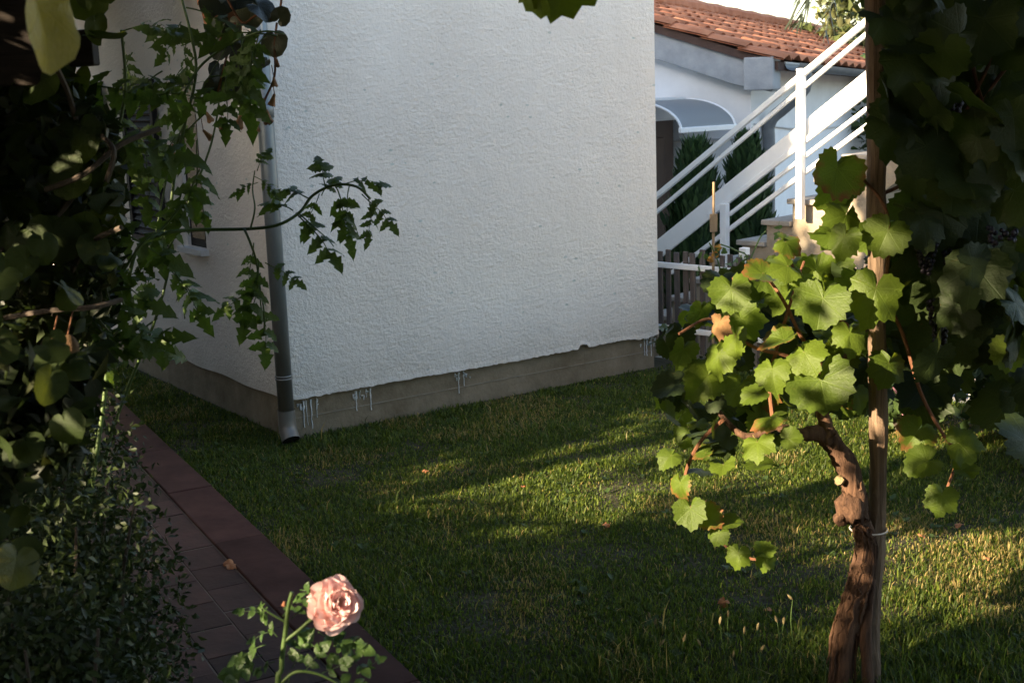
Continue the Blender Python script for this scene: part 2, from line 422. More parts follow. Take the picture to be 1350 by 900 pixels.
# ------------------------------------------------------------------ leaf meshes
def radial_leaf(name, m, rfun, n=34, cup=0.16, fold=0.10, wave=0.05, seed=0, base=(0, 0)):
    """leaf with the stalk at the origin, blade in +Y, drawn as radial rings"""
    rr = random.Random(seed); ph = [rr.uniform(0, 6.28) for _ in range(3)]
    vs = [(0, 0, 0)]; fs = []
    rings = (0.45, 0.8, 1.0)
    def zz(x, y, q, a):
        r2 = x * x + y * y
        return -cup * r2 + fold * abs(x) - 0.10 * max(0, y) ** 2 + wave * q * q * (math.sin(3 * a + ph[0]) + 0.6 * math.sin(5 * a + ph[1]))
    for q in rings:
        for k in range(n):
            a = -math.pi + 2 * math.pi * (k + 0.5) / n
            r = rfun(a, k, q, rr) * q
            x, y = r * math.sin(a), r * math.cos(a)
            vs.append((x, y, zz(x, y, q, a)))
    for k in range(n):
        k2 = (k + 1) % n
        if k != n - 1: fs.append((0, 1 + k2, 1 + k))
        for j in range(len(rings) - 1):
            if k == n - 1: continue
            a, b = 1 + j * n, 1 + (j + 1) * n
            fs.append((a + k, a + k2, b + k2, b + k))
    me = bpy.data.meshes.new(name); me.from_pydata(vs, [], fs); me.materials.append(m)
    me.polygons.foreach_set('use_smooth', [True] * len(me.polygons)); me.update()
    return me
def interp_r(tab, serr):
    angs = [t[0] for t in tab]; rs = [t[1] for t in tab]
    def f(a, k, q, rr):
        d = abs(math.degrees(a))
        r = float(np.interp(d, angs, rs))
        if q > 0.9: r *= 1 + (serr if k % 2 else -serr) * rr.uniform(0.6, 1.4)
        return r
    return f
GRAPE = [(0, 0.92), (16, 0.80), (27, 0.70), (45, 0.80), (54, 0.82), (72, 0.66), (82, 0.62), (104, 0.68), (125, 0.60), (150, 0.50), (168, 0.36), (180, 0.07)]
GRAPE2 = [(0, 0.86), (20, 0.80), (30, 0.74), (50, 0.78), (75, 0.70), (100, 0.68), (130, 0.60), (155, 0.50), (170, 0.34), (180, 0.06)]
vine_meshes = [radial_leaf('grape_leaf_blade', M['vine'], interp_r(GRAPE if i % 2 else GRAPE2, 0.055), 38, cup=c, fold=fo, wave=w, seed=i)
               for i, (c, fo, w) in enumerate([(0.10, 0.10, 0.07), (0.30, 0.05, 0.09), (0.05, 0.30, 0.07), (0.42, 0.16, 0.08), (-0.18, 0.20, 0.11), (0.22, -0.14, 0.12), (0.5, 0.3, 0.1), (0.15, 0.45, 0.08)])]
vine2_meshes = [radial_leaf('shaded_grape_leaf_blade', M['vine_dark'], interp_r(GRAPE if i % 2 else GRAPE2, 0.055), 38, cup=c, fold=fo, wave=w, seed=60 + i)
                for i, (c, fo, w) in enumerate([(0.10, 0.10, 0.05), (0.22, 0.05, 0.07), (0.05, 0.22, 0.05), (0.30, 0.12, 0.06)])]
vine_dry = radial_leaf('dry_grape_leaf_blade', M['vinedry'], interp_r(GRAPE, 0.07), 34, 0.5, 0.2, 0.14, 21)
fallen_me = radial_leaf('fallen_leaf_blade', M['dryleaf'], interp_r(GRAPE, 0.07), 34, 0.5, 0.2, 0.14, 22)
KIWI = [(0, 0.95), (25, 0.88), (60, 0.78), (100, 0.68), (140, 0.55), (165, 0.40), (180, 0.12)]
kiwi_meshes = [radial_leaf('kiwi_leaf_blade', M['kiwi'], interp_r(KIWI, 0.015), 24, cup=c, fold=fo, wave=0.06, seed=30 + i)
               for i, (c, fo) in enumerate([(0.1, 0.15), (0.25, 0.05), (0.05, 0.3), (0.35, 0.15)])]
kiwi_yellow = radial_leaf('yellow_kiwi_leaf_blade', M['kiwi_old'], interp_r(KIWI, 0.015), 28, 0.12, 0.35, 0.05, 40)
beg_meshes = [radial_leaf('dark_leaf_blade', M['begonia'], interp_r(KIWI, 0.02), 22, cup=c, fold=fo, wave=0.07, seed=50 + i) for i, (c, fo) in enumerate([(0.12, 0.1), (0.05, 0.3), (0.2, 0.2)])]

def leaflet_geo(L, W, teeth, droop, seed, n=7):
    """serrated pointed leaflet as (verts, faces): midrib strip with toothed sides, folded"""
    rr = random.Random(seed); vs = []; fs = []
    for i in range(n + 1):
        t = i / n
        w = W * (math.sin(math.pi * min(1, t ** 0.75)) ** 0.8) * (1 if t < 1 else 0)
        if teeth and 0 < i < n: w *= 1 + teeth * (1 if i % 2 else -1) * rr.uniform(0.6, 1.3)
        y = L * t; z = -droop * L * t * t
        dy = -0.10 * L * (1 if i % 2 else 0) * (1 if teeth else 0)
        vs += [(-w, y + dy, z + 0.35 * w), (0, y, z), (w, y + dy, z + 0.35 * w)]
    for i in range(n):
        a = i * 3
        fs += [(a, a + 1, a + 4, a + 3), (a + 1, a + 2, a + 5, a + 4)]
    return vs, fs
def simple_leaf(name, m, L, W, teeth, droop, seed, n=5):
    vs, fs = leaflet_geo(L, W, teeth, droop, seed, n)
    me = bpy.data.meshes.new(name); me.from_pydata(vs, [], fs); me.materials.append(m)
    me.polygons.foreach_set('use_smooth', [True] * len(me.polygons)); me.update(); return me
def compound_leaf(name, m, pairs, seed, droop=0.6, teeth=0.32, lw=0.085, ll=0.36):
    """pinnate leaf, unit length, along +Y"""
    rr = random.Random(seed); b = MB()
    def rach(t): return Vector((0.03 * math.sin(5 * t + seed), t * (1 - 0.12 * droop * t), -droop * 0.55 * t * t))
    b.tube([rach(k / 7) for k in range(8)], lerp_list([0.016, 0.006], 8), 5)
    def put(p, ang, L, W, tw):
        vs, fs = leaflet_geo(L, W, teeth, rr.uniform(0.2, 0.8) * droop, rr.randint(0, 999))
        c, s = math.cos(ang), math.sin(ang); ct, st_ = math.cos(tw), math.sin(tw)
        out = []
        for x, y, z in vs:
            x, z = x * ct - z * st_, x * st_ + z * ct
            out.append((p.x + x * c + y * s, p.y - x * s + y * c, p.z + z - 0.25 * y * droop))
        b.add(out, fs)
    for k in range(pairs):
        t = 0.35 + 0.5 * k / max(1, pairs - 1)
        for sgn in (-1, 1):
            put(rach(t + rr.uniform(-.03, .03)), sgn * R(rr.uniform(48, 75)), ll * rr.uniform(0.75, 1.1) * (0.75 + 0.35 * math.sin(math.pi * (k + .7) / pairs)), lw * rr.uniform(0.8, 1.15), rr.uniform(-.5, .5))
        if k < pairs - 1:
            for sgn in (-1, 1): put(rach(t + 0.07), sgn * R(70), ll * 0.3, lw * 0.4, rr.uniform(-.5, .5))
    put(rach(0.93), rr.uniform(-.2, .2), ll * 1.2, lw * 1.25, 0)
    return b.mesh(name, m, smooth=True)
tom_meshes = [compound_leaf('tomato_leaf_blade', M['tomato'], 3, s, d) for s, d in ((1, 0.5), (2, 0.9), (3, 0.7), (4, 1.2))]
rosel_meshes = [compound_leaf('rose_leaf_blade', M['roseleaf'], 2, 11 + s, 0.4, 0.10, 0.15, 0.36) for s in range(3)]
small_leaf = simple_leaf('small_leaf_blade', M['roseleaf'], 1.0, 0.28, 0.1, 0.3, 5)

# the direction a leaf looks: mixture of the sun side and the camera side
def leaf_pose(rr, spread=0.6, base=(-0.55, -0.75, 0.35)):
    n = Vector(base).normalized() + Vector((rr.gauss(0, spread), rr.gauss(0, spread), rr.gauss(0, spread)))
    tip = Vector((rr.gauss(0, 0.5), rr.gauss(0, 0.4), -1 + rr.gauss(0, 0.4)))
    return n, tip
def in_poly(u, v, poly):
    c = False; n = len(poly)
    for i in range(n):
        (x1, y1), (x2, y2) = poly[i], poly[(i + 1) % n]
        if (y1 > v) != (y2 > v) and u < (x2 - x1) * (v - y1) / (y2 - y1) + x1: c = not c
    return c

def leaf_cloud(centers, size, cols, seed, flat=0.0, m=None, name='foliage'):
    """numpy foliage: one folded 4-triangle leaf at each centre; cols = list of tints"""
    g = np.random.default_rng(seed); n = len(centers)
    nrm = g.normal(size=(n, 3)); nrm[:, 2] += flat; nrm /= np.linalg.norm(nrm, axis=1, keepdims=True)
    t = g.normal(size=(n, 3)); t -= nrm * (t * nrm).sum(1, keepdims=True); t /= np.linalg.norm(t, axis=1, keepdims=True)
    b = np.cross(nrm, t); s = (size * g.uniform(0.6, 1.3, (n, 1)))
    c = np.asarray(centers)
    P = [c - t * s * 0.5, c + b * s * 0.28 + nrm * s * 0.08 - t * s * 0.05, c + t * s * 0.55 - nrm * s * 0.08, c - b * s * 0.28 + nrm * s * 0.08 - t * s * 0.05]
    V = np.stack(P, 1).reshape(-1, 3)
    i = np.arange(n)[:, None] * 4
    F = np.concatenate([i + np.array([[0, 1, 2]]), i + np.array([[0, 2, 3]])], 0)
    pal = np.asarray(cols); col = pal[g.integers(0, len(pal), n)] * g.uniform(0.7, 1.3, (n, 1))
    return np_mesh(name, V, F, m or M['foliage'], np.repeat(col, 4, 0))
#---STRUCTURE---

Z = Vector((0, 0, 1))
# ------------------------------------------------------------------ ground
FC = Vector((0.97, 8.62, 0)); FD = Vector((0.707, -0.707, 0)); FN = Vector((0.707, 0.707, 0))   # fence line, its heading, its far side
YARD = -0.75
b = MB()
lawn_poly = [Vector(p) for p in ((-14, -14, 0), (14, -14, 0), (14, -4.41, 0), (0.97, 8.62, 0), (-3.5, 14, 0), (-14, 14, 0))]
b.add(lawn_poly, [(0, 1, 2, 3, 4, 5)])
tag(b.build('lawn', M['soil']), kind='structure')
b = MB(); b.add([Vector((x, y, YARD)) for x, y in ((-500, -500), (500, -500), (500, 900), (-500, 900))], [(0, 1, 2, 3)])
tag(b.build('yard_ground', M['yard']), kind='structure')
b = MB(); b.box((-0.05, 0.0, YARD - .05), (20, 0.16, -0.012), (FC, FD, FN, Z))
tag(b.build('retaining_wall', M['retain']), kind='structure')

# path: border slabs and running-bond paving, each piece a mesh object
PO = Vector((-0.35, 3.84, 0)); PE = Vector((-0.463, 0.886, 0)).normalized(); PW = Vector((-0.886, -0.463, 0)).normalized()
path = MB().box((-3.0, 0, -0.05), (9.0, 1.5, 0.023), (PO, PE, PW, Z)).build('garden_path', M['mortar'])
tag(path, kind='structure')
def slab_mesh(name, l, w, h, m, bev=0.006):
    b = MB(); x, y = l / 2, w / 2; e = bev
    vs = [(-x, -y, 0), (x, -y, 0), (x, y, 0), (-x, y, 0), (-x, -y, h - e), (x, -y, h - e), (x, y, h - e), (-x, y, h - e),
          (-x + e, -y + e, h), (x - e, -y + e, h), (x - e, y - e, h), (-x + e, y - e, h)]
    b.add(vs, [(0, 1, 5, 4), (1, 2, 6, 5), (2, 3, 7, 6), (3, 0, 4, 7), (4, 5, 9, 8), (5, 6, 10, 9), (6, 7, 11, 10), (7, 4, 8, 11), (8, 9, 10, 11)])
    return b.mesh(name, m)
kerb_me = slab_mesh('kerb_slab', 0.796, 0.205, 0.036, M['kerb'], .003)
tile_me = slab_mesh('paving_tile', 0.235, 0.155, 0.026, M['tile'], .002)
for i in range(-3, 11):
    place(kerb_me, 'kerb_slab', path, PO + PE * (i * 0.8 + 0.35) + PW * 0.105 + Z * (rnd.uniform(-.0015, .0015)), (rnd.gauss(0, .003), rnd.gauss(0, .003), 1), -PE.cross(Z), 1)
for j in range(8):
    for i in range(-10, 34):
        place(tile_me, 'paving_tile', path, PO + PE * (i * 0.24 + (0.12 if j % 2 else 0) + rnd.uniform(-.004, .004)) + PW * (0.292 + j * 0.16) + Z * rnd.uniform(-.0015, .0015), (rnd.gauss(0, .004), rnd.gauss(0, .004), 1), -PE.cross(Z), 1)

# ------------------------------------------------------------------ white house
HA = Vector((-1.21, 6.80, 0)); HW = Vector((0.822, 0.57, 0)).normalized(); HL = Vector((-0.57, 0.822, 0)).normalized()
FL, HD, HH = 2.63, 6.0, 3.25
house = thing('white_house', HA, 'white rough-plastered house corner with low grey concrete plinth and drainpipe', 'house')
def hp(a, d, z): return HA + HW * a + HL * d + Z * z
b = MB()
n = 150
zb = []; yo = []
for i in range(n + 1):
    a = FL * i / n
    zb.append(0.22 + 0.005 * math.sin(a * 3.1) + rnd.gauss(0, 0.0022) + (0.02 if 1.98 < a < 2.05 else 0) - 0.02 * math.exp(-((a - 2.5) / .1) ** 2))
    yo.append(rnd.uniform(-.002, .003))
vs = []; fs = []
for i in range(n + 1):
    a = FL * i / n
    vs += [hp(a, 0.03, zb[i]), hp(a, -0.004 - yo[i], zb[i]), hp(a, 0.0, zb[i] + .03), hp(a, 0, 1.5), hp(a, 0, HH)]
for i in range(n):
    for k in range(4): fs.append((i * 5 + k, (i + 1) * 5 + k, (i + 1) * 5 + k + 1, i * 5 + k + 1))
b.add(vs, fs)
# left wall with a window opening
W0, W1, WZ0, WZ1 = 0.97, 1.26, 0.96, 1.95
def lrect(d0, d1, z0, z1): b.add([hp(0, d0, z0), hp(0, d0, z1), hp(0, d1, z1), hp(0, d1, z0)], [(0, 1, 2, 3)])
m = 60
for i in range(m):
    d0, d1 = HD * i / m, HD * (i + 1) / m
    z0a = 0.22 + 0.006 * math.sin(d0 * 9); z0b = 0.22 + 0.006 * math.sin(d1 * 9)
    b.add([hp(0, d0, z0a), hp(0, d0, 0.5), hp(0, d1, 0.5), hp(0, d1, z0b), hp(.03, d0, z0a), hp(.03, d1, z0b)], [(0, 1, 2, 3), (4, 0, 3, 5)])
lrect(0, W0, 0.5, HH); lrect(W0, W1, 0.5, WZ0); lrect(W0, W1, WZ1, HH); lrect(W1, HD, 0.5, HH)
for (d0, z0, d1, z1) in ((W0, WZ0, W0, WZ1), (W0, WZ1, W1, WZ1), (W1, WZ1, W1, WZ0), (W1, WZ0, W0, WZ0)):
    b.add([hp(0, d0, z0), hp(0, d1, z1), hp(0.05, d1, z1), hp(0.05, d0, z0)], [(0, 1, 2, 3)])
b.add([hp(FL, 0, 0.2), hp(FL, HD, 0.2), hp(FL, HD, HH), hp(FL, 0, HH)], [(0, 1, 2, 3)])
b.add([hp(0, HD, 0.2), hp(0, HD, HH), hp(FL, HD, HH), hp(FL, HD, 0.2)], [(0, 1, 2, 3)])
b.build('wall', M['plaster'], house)
b = MB().box((0.022, 0.022, -0.9), (FL - 0.022, HD - .02, 0.26), (HA, HW, HL, Z))
plinth = b.build('plinth', M['plinth'], house)
b = MB()
b.box((0.02, 0.0185, 0.112), (FL - 0.02, 0.03, 0.1165), (HA, HW, HL, Z))
b.build('cast_seam', M['seam'], plinth)
# paint drips down the plinth
for a0, cnt, z1 in ((0.09, 4, 0.02), (0.42, 4, 0.08), (1.10, 2, 0.05), (2.52, 3, 0.06)):
    for k in range(cnt):
        a = a0 + k * 0.028 + rnd.uniform(-.006, .006); zt = 0.205; ze = z1 + rnd.uniform(0, .08)
        pts = [hp(a + rnd.gauss(0, .0015), 0.019, zt + (ze - zt) * q / 6) for q in range(7)]
        wd = rnd.uniform(.6, 1.5)
        MB().tube(pts, [wd * q for q in lerp_list([0.005, 0.0018, 0.0026], 7)], 5, noise=.3, seed=k).build('paint_drip', M['drip'], house)
    lump_ = [hp(a0 + rnd.uniform(-.03, .1), 0.0195, 0.195 + rnd.uniform(-.03, .01)) for _ in range(9)]
    for q in lump_: MB().tube([q, q - Z * rnd.uniform(.008, .03)], [rnd.uniform(.003, .009), .002], 6, noise=.3).build('paint_splash', M['drip'], house)
b = MB(); e = 0.22
pk = [hp(-e, -.04, HH), hp(FL + .05, -.04, HH), hp(FL + .05, HD + e, HH), hp(-e, HD + e, HH), hp(FL / 2, 1.2, HH + 0.45), hp(FL / 2, HD - 1.2, HH + 0.45)]
b.add(pk + [p - Z * .08 for p in pk[:4]], [(0, 1, 4), (1, 2, 5, 4), (2, 3, 5), (3, 0, 4, 5), (6, 7, 1, 0), (7, 8, 2, 1), (8, 9, 3, 2), (9, 6, 0, 3), (9, 8, 7, 6)])
b.build('roof', M['roof'], house)
# window, sill, shutters on the left wall
def lbox(name, d0, d1, z0, z1, o0, o1, m, par): return MB().box((-o1, d0, z0), (-o0, d1, z1), (HA, HW, HL, Z)).build(name, m, par)
win = lbox('window', W0 + .002, W1 - .002, WZ0, WZ1, -0.049, -0.02, M['shutter'], house)
lbox('pane', W0 + .045, W1 - .045, WZ0 + .05, WZ1 - .05, -0.02, -0.014, M['glass'], win)
lbox('window_sill', W0 - .03, W1 + .05, WZ0 - .035, WZ0 - .002, -0.02, 0.05, M['sill'], house)
def shutter(d0, d1, z0, z1):
    b = MB()
    fr = 0.045
    for q in ((d0, d0 + fr, z0, z1), (d1 - fr, d1, z0, z1), (d0 + fr, d1 - fr, z0, z0 + fr), (d0 + fr, d1 - fr, z1 - fr, z1)):
        b.box((-0.045, q[0], q[2]), (-0.012, q[1], q[3]), (HA, HW, HL, Z))
    o = b.build('shutter', M['shutter'], house)
    z = z0 + fr + .012
    while z < z1 - fr - .03:
        MB().add([hp(-0.040, d0 + fr, z), hp(-0.040, d1 - fr, z), hp(-0.016, d1 - fr, z + .034), hp(-0.016, d0 + fr, z + .034),
                  hp(-0.034, d0 + fr, z - .004), hp(-0.034, d1 - fr, z - .004), hp(-0.010, d1 - fr, z + .030), hp(-0.010, d0 + fr, z + .030)],
                 [(0, 1, 2, 3), (7, 6, 5, 4), (0, 4, 5, 1)]).build('slat', M['shutter'], o)
        z += 0.042
shutter(1.56, 2.13, 0.93, 1.95)
shutter(2.56, 3.10, 0.62, 1.95)
# downpipe
pc = hp(0.01, 0.03, 0) + HW * (-0.045) + HL * (-0.075)
pipe_pts = [pc + Z * HH, pc + Z * 1.4, pc + Z * 0.16]
dp = MB().tube(pipe_pts, 0.042, 18).build('drainpipe', M['zinc'], house, smooth=True)
sd = (Vector((0.45, -0.85, 0))).normalized()
el = [pc + Z * 0.19, pc + Z * 0.12, pc + Z * 0.075 + sd * 0.012, pc + Z * 0.03 + sd * 0.05]
MB().tube(spline(el, 5), lerp_list([0.046, 0.047, 0.050], 16), 18, cap=False).build('outlet_shoe', M['zinc'], dp, smooth=True)
MB().tube([el[-1] - (el[-1] - el[-2]).normalized() * .012, el[-1] - (el[-1] - el[-2]).normalized() * .008], 0.0485, 18).build('outlet_mouth', M['dark_hole'], dp)  # near-black disc stands for the shade inside the pipe mouth
for z in (0.36, 0.375):
    MB().tube([pc + Z * (z - .004), pc + Z * (z + .004)], 0.047, 18).build('bracket', M['zinc'], dp, smooth=True)
MB().tube([pc + Z * 1.72, pc + Z * 1.80], 0.046, 18).build('pipe_joint', M['zinc'], dp, smooth=True)

# ------------------------------------------------------------------ the house behind
BE = Vector((0.5, 0.866, 0)).normalized(); BG = Vector((-0.866, 0.5, 0)).normalized(); TILT = -0.038
BC = at(990, 180, 11.6); BC.z = 0
WHT = 1.97; HALF = 2.15; RISE = 0.325; LEN = 13.0
def bp(e, g, z): return BC + BE * e + BG * g + Z * (z + TILT * max(e, 0))
bh = thing('tiled_roof_house', BC + Z * YARD, 'low white house with terracotta barrel-tile roof behind the stairs', 'house')
b = MB()
ap = WHT + HALF * RISE
b.add([bp(0, 0, YARD), bp(0, 0, WHT), bp(0, HALF, ap), bp(0, 2 * HALF, WHT), bp(0, 2 * HALF, YARD)], [(0, 4, 3, 2, 1)])
b.add([bp(0, 0, YARD), bp(0, 0, WHT), bp(LEN, 0, WHT), bp(LEN, 0, YARD)], [(0, 1, 2, 3)])
b.add([bp(LEN, 0, YARD), bp(LEN, 0, WHT), bp(LEN, HALF, ap), bp(LEN, 2 * HALF, WHT), bp(LEN, 2 * HALF, YARD)], [(0, 1, 2, 3, 4)])
b.add([bp(0, 2 * HALF, YARD), bp(0, 2 * HALF, WHT), bp(LEN, 2 * HALF, WHT), bp(LEN, 2 * HALF, YARD)], [(3, 2, 1, 0)])
b.build('wall', M['backwall'], bh)
# roof deck, ridge at g = HALF; eave overhangs to g = -0.28, gable overhang e = -0.16
GE = -0.30; EG = -0.20
def rz(g): return WHT + 0.10 + RISE * (HALF - abs(g - HALF))
b = MB()
for s in (0, 1):
    g0, g1 = (GE, HALF) if s == 0 else (2 * HALF - GE, HALF)
    q = [bp(EG + .03, g0, rz(g0) - .03), bp(LEN, g0, rz(g0) - .03), bp(LEN, g1, rz(g1) - .03), bp(EG + .03, g1, rz(g1) - .03)]
    b.add(q + [p - Z * 0.07 for p in q], [(0, 1, 2, 3), (7, 6, 5, 4), (0, 4, 5, 1), (1, 5, 6, 2), (2, 6, 7, 3), (3, 7, 4, 0)])
roof = b.build('roof', M['roof_under'], bh)
# one barrel tile period (S profile), unit frame: x along the eave, y up the slope
TP, TL = 0.25, 0.36
def tile_geo(p=TP, l=TL + 0.06):
    seg = 8; vs = []; fs = []
    for y, lift in ((0, 0.030), (l, 0.002)):
        for layer in (0, -0.016):
            for k in range(seg + 1):
                x = p * k / seg; vs.append((x * 1.02, y, lift + layer + 0.042 * (0.5 - 0.5 * math.cos(2 * math.pi * k / seg)) ** 0.8))
    w = seg + 1
    for k in range(seg):
        fs += [(k, k + 1, 2 * w + k + 1, 2 * w + k), (w + k, k + w + 1, k + 1, k), (w + k + 1, w + k, 3 * w + k, 3 * w + k + 1)]
    return vs, fs
tv, tf = tile_geo()
tile_mesh = MB().add(tv, tf).mesh('roof_tile', M['roof'], smooth=True)
slope = (BG + Z * RISE).normalized(); nrm = (BE + Z * TILT).normalized().cross(slope).normalized()
rows = int((HALF - GE) * math.sqrt(1 + RISE ** 2) / TL) + 1
far = MB(); ntile = 0
for c in range(int((LEN - EG) / TP)):
    for r in range(rows):
        g0 = GE - 0.05 + r * TL / math.sqrt(1 + RISE ** 2)
        p = bp(0, g0, rz(g0) - .02) + (BE + Z * TILT) * (EG + c * TP) + nrm * rnd.uniform(-.004, .006)
        if ntile < 296:
            place(tile_mesh, 'roof_tile', roof, p, nrm + Vector((rnd.gauss(0, .012), rnd.gauss(0, .012), 0)), slope + BE * rnd.gauss(0, .012), 1); ntile += 1
        else:
            xx = (BE + Z * TILT).normalized()
            far.add([p + xx * v[0] + slope * v[1] + nrm * v[2] for v in tv], tf)
tag(far.build('far_roof_tiles', M['roof'], roof, smooth=True), kind='stuff')
b = MB(); b.tube([bp(EG + k * (LEN - EG) / 40, HALF, rz(HALF) + 0.03 + (0.012 if k % 2 else 0)) for k in range(41)], 0.10, 10); b.build('ridge_cap', M['roof'], roof)
# fascia band under the rake, end block, gutter, downpipe, cable
b = MB()
f0, f1 = -0.24, 2.15
poly = [bp(0, f0, rz(f0) - .045), bp(0, f1, rz(f1) - .045), bp(0, f1, rz(f1) - .32), bp(0, 0.1, rz(0.1) - .34), bp(0, f0, rz(f0) - .30)]
b.prism(poly, -BE * 0.14)
b.build('fascia', M['fascia'], bh, bevel=0.01)
MB().box((-0.20, -0.27, 1.71), (0.0, -0.002, 1.99), (BC, BE, BG, Z)).build('eave_block', M['fascia'], bh, bevel=0.012)
b = MB(); vs = []; fs = []
for i, e in enumerate((0.0, LEN)):
    for k in range(9):
        a = math.pi * k / 8
        vs.append(bp(e, GE - 0.07 + 0.065 * math.cos(a), 1.93 - 0.065 * math.sin(a)))
for k in range(8): fs.append((k, k + 1, 9 + k + 1, 9 + k))
gut = MB().add(vs, fs).build('gutter', M['zinc_grey'], bh, smooth=True)
MB().tube([bp(0, GE - 0.005, 1.935), bp(LEN, GE - 0.005, 1.935)], 0.010, 6).build('gutter_lip', M['white'], gut)
dpts = spline([bp(0.35, GE - .07, 1.89), bp(0.35, GE - .07, 1.72), bp(0.33, -0.20, 1.56), bp(0.3, -0.07, 1.42), bp(0.3, -0.065, 1.1), bp(0.3, -0.065, YARD)], 4)
MB().tube(dpts, 0.055, 12).build('drainpipe', M['zinc_grey'], bh, smooth=True)
MB().tube(spline([bp(0.06, -.01, 1.42), bp(1.6, -0.02, 1.36), bp(3.4, -.02, 1.40)], 6), 0.009, 5).build('cable', M['cable'], bh)
MB().tube([bp(-.012, -.0, 1.30), bp(-.012, 0.6, 1.285), bp(-.012, 1.6, 1.26)], 0.010, 5).build('cable', M['cable'], bh)
# door in a skewed porch, with a curved awning
AO = Vector((0.6, -0.8, 0)); AL = Vector((0.8, 0.6, 0))
F0 = at(897, 172, 11.0); AW = 0.62; OUT = 0.60; DROP = 0.24
P0 = F0 - AO * OUT; P0.z = 0
door = MB().box((-0.25, 0.0, YARD), (AW - 0.12, 0.55, F0.z + 0.06), (P0, AL, -AO, Z)).build('door', M['door'], bh)
MB().box((-0.12, -0.018, YARD + .2), (AW - 0.24, 0.0, F0.z - .08), (P0, AL, -AO, Z)).build('door_panel', M['door'], door, bevel=.01)
MB().box((-0.32, 0.002, F0.z + 0.062), (AW + .0, 0.55, F0.z + DROP + .02), (P0, AL, -AO, Z)).build('porch_wall', M['backwall'], bh)
aw = thing('door_awning', P0 + Z * F0.z, 'small curved translucent awning with white front bar over the brown door', 'awning')
def arc(s, k, n=12):
    t = k / n * math.pi / 2; return P0 + AL * s + AO * (0.02 + OUT * math.sin(t)) + Z * (F0.z + DROP * math.cos(t))
vs = [arc(0, k) for k in range(13)] + [arc(AW, k) for k in range(13)]
MB().add(vs + [v - Z * .005 for v in vs], [(k, k + 1, 14 + k, 13 + k) for k in range(12)] + [(39 + k, 40 + k, 27 + k, 26 + k) for k in range(12)]).build('sheet', M['poly'], aw, smooth=True)
for s in (-.012, AW + .012): MB().tube([arc(s, k) for k in range(13)], 0.012, 6).build('side_rib', M['white'], aw)
MB().bar(arc(-.03, 12), arc(AW + .03, 12), 0.03, 0.045).build('front_bar', M['white'], aw, bevel=.006)
MB().bar(arc(-.03, 0), arc(AW + .03, 0), 0.035, 0.03).build('wall_rail', M['white'], aw)

# ------------------------------------------------------------------ staircase with railing
SP = Vector((1.66, 9.0, 0)); SD = FD.copy(); SN = FN.copy()
def sp(u, v, off=0.0):
    p = on_plane((SP.x, SP.y), (SD.x, SD.y), u, v); return p + SN * off
stair = thing('outdoor_staircase', Vector((1.2, 9.5, YARD)), 'rendered masonry staircase climbing right behind the wooden fence', 'staircase')
t1 = sp(978, 316); RISE_S, RUN = 0.15, 0.205
s1 = (t1 - SP).dot(SD)
def sq(s, z, off=0.0): return SP + SD * s + SN * off + Z * z
i0, i1 = -9, 15
prof = []
for i in range(i0, i1):
    prof += [sq(s1 + i * RUN, t1.z + i * RISE_S - (RISE_S if True else 0) - .035), sq(s1 + i * RUN, t1.z + i * RISE_S - .035)]
smax = s1 + i1 * RUN
prof.append(sq(smax, t1.z + (i1 - 1) * RISE_S - .035))
sl = RISE_S / RUN
def und(s): return t1.z + (s - s1) * sl - 0.42
prof.append(sq(smax, und(smax)))
sk = s1 + 1.05
prof += [sq(sk, und(sk)), sq(sk, YARD), sq(s1 + i0 * RUN, YARD)]
MB().prism(prof, SN * 0.95).build('stair_body', M['stair'], stair)
for i in range(i0, i1):
    MB().box((s1 + i * RUN - .03, -0.03, t1.z + i * RISE_S - .035), (s1 + (i + 1) * RUN - .001, 0.98, t1.z + i * RISE_S), (SP, SD, SN, Z)).build('tread', M['tread'], stair, bevel=.006)
rail = thing('stair_railing', sq(s1, 0.5, -0.06), 'white painted metal stair railing with slanted bars and a broad flat board', 'railing')
def rbar(name, p, q, w, h, off, ext0=0.0, ext1=0.9):
    a, c = sp(*p, off), sp(*q, off); d = (c - a).normalized()
    return MB().bar(a - d * ext0, c + d * ext1, w, h).build(name, M['white'], rail, bevel=.004)
rbar('handrail', (868, 262), (1142, 35), 0.034, 0.038, -0.07, .5)
rbar('bar', (868, 283), (1142, 52), 0.026, 0.028, -0.07, .5)
rbar('board', (868, 331), (1142, 112), 0.02, 0.125, -0.03, .15)
rbar('bar', (957, 271), (1142, 127), 0.026, 0.034, -0.05, .13)
rbar('bar', (967, 282), (1142, 148), 0.026, 0.026, -0.05)
rbar('bar', (921, 336), (1142, 170), 0.026, 0.03, -0.05, .25)
def post(u, v0, v1, w):
    a = sp(u, v1, -0.085); t = sp(u, v0, -0.085); return MB().box((-w / 2, -w / 2, a.z), (w / 2, w / 2, t.z), (Vector((a.x, a.y, 0)), SD, SN, Z)).build('post', M['white'], rail, bevel=.004)
post(1064, 90, 287, 0.048); post(965, 267, 350, 0.05)
a = sp(1230, 0, -.085); MB().box((-.027, -.027, 1.2), (.027, .027, 2.55), (Vector((a.x, a.y, 0)), SD, SN, Z)).build('post', M['white'], rail)
st2 = thing('stair_stringer', sq(s1, 0.4, 1.0), 'white flat board along the far side of the stairs', 'board')
a = sq(s1 - 0.45, 0.33, 1.01); c = sq(s1 + 2.4, 0.33 + 2.85 * sl, 1.01)
MB().bar(a, c, 0.03, 0.17).build('board_plank', M['white'], st2, bevel=.004)

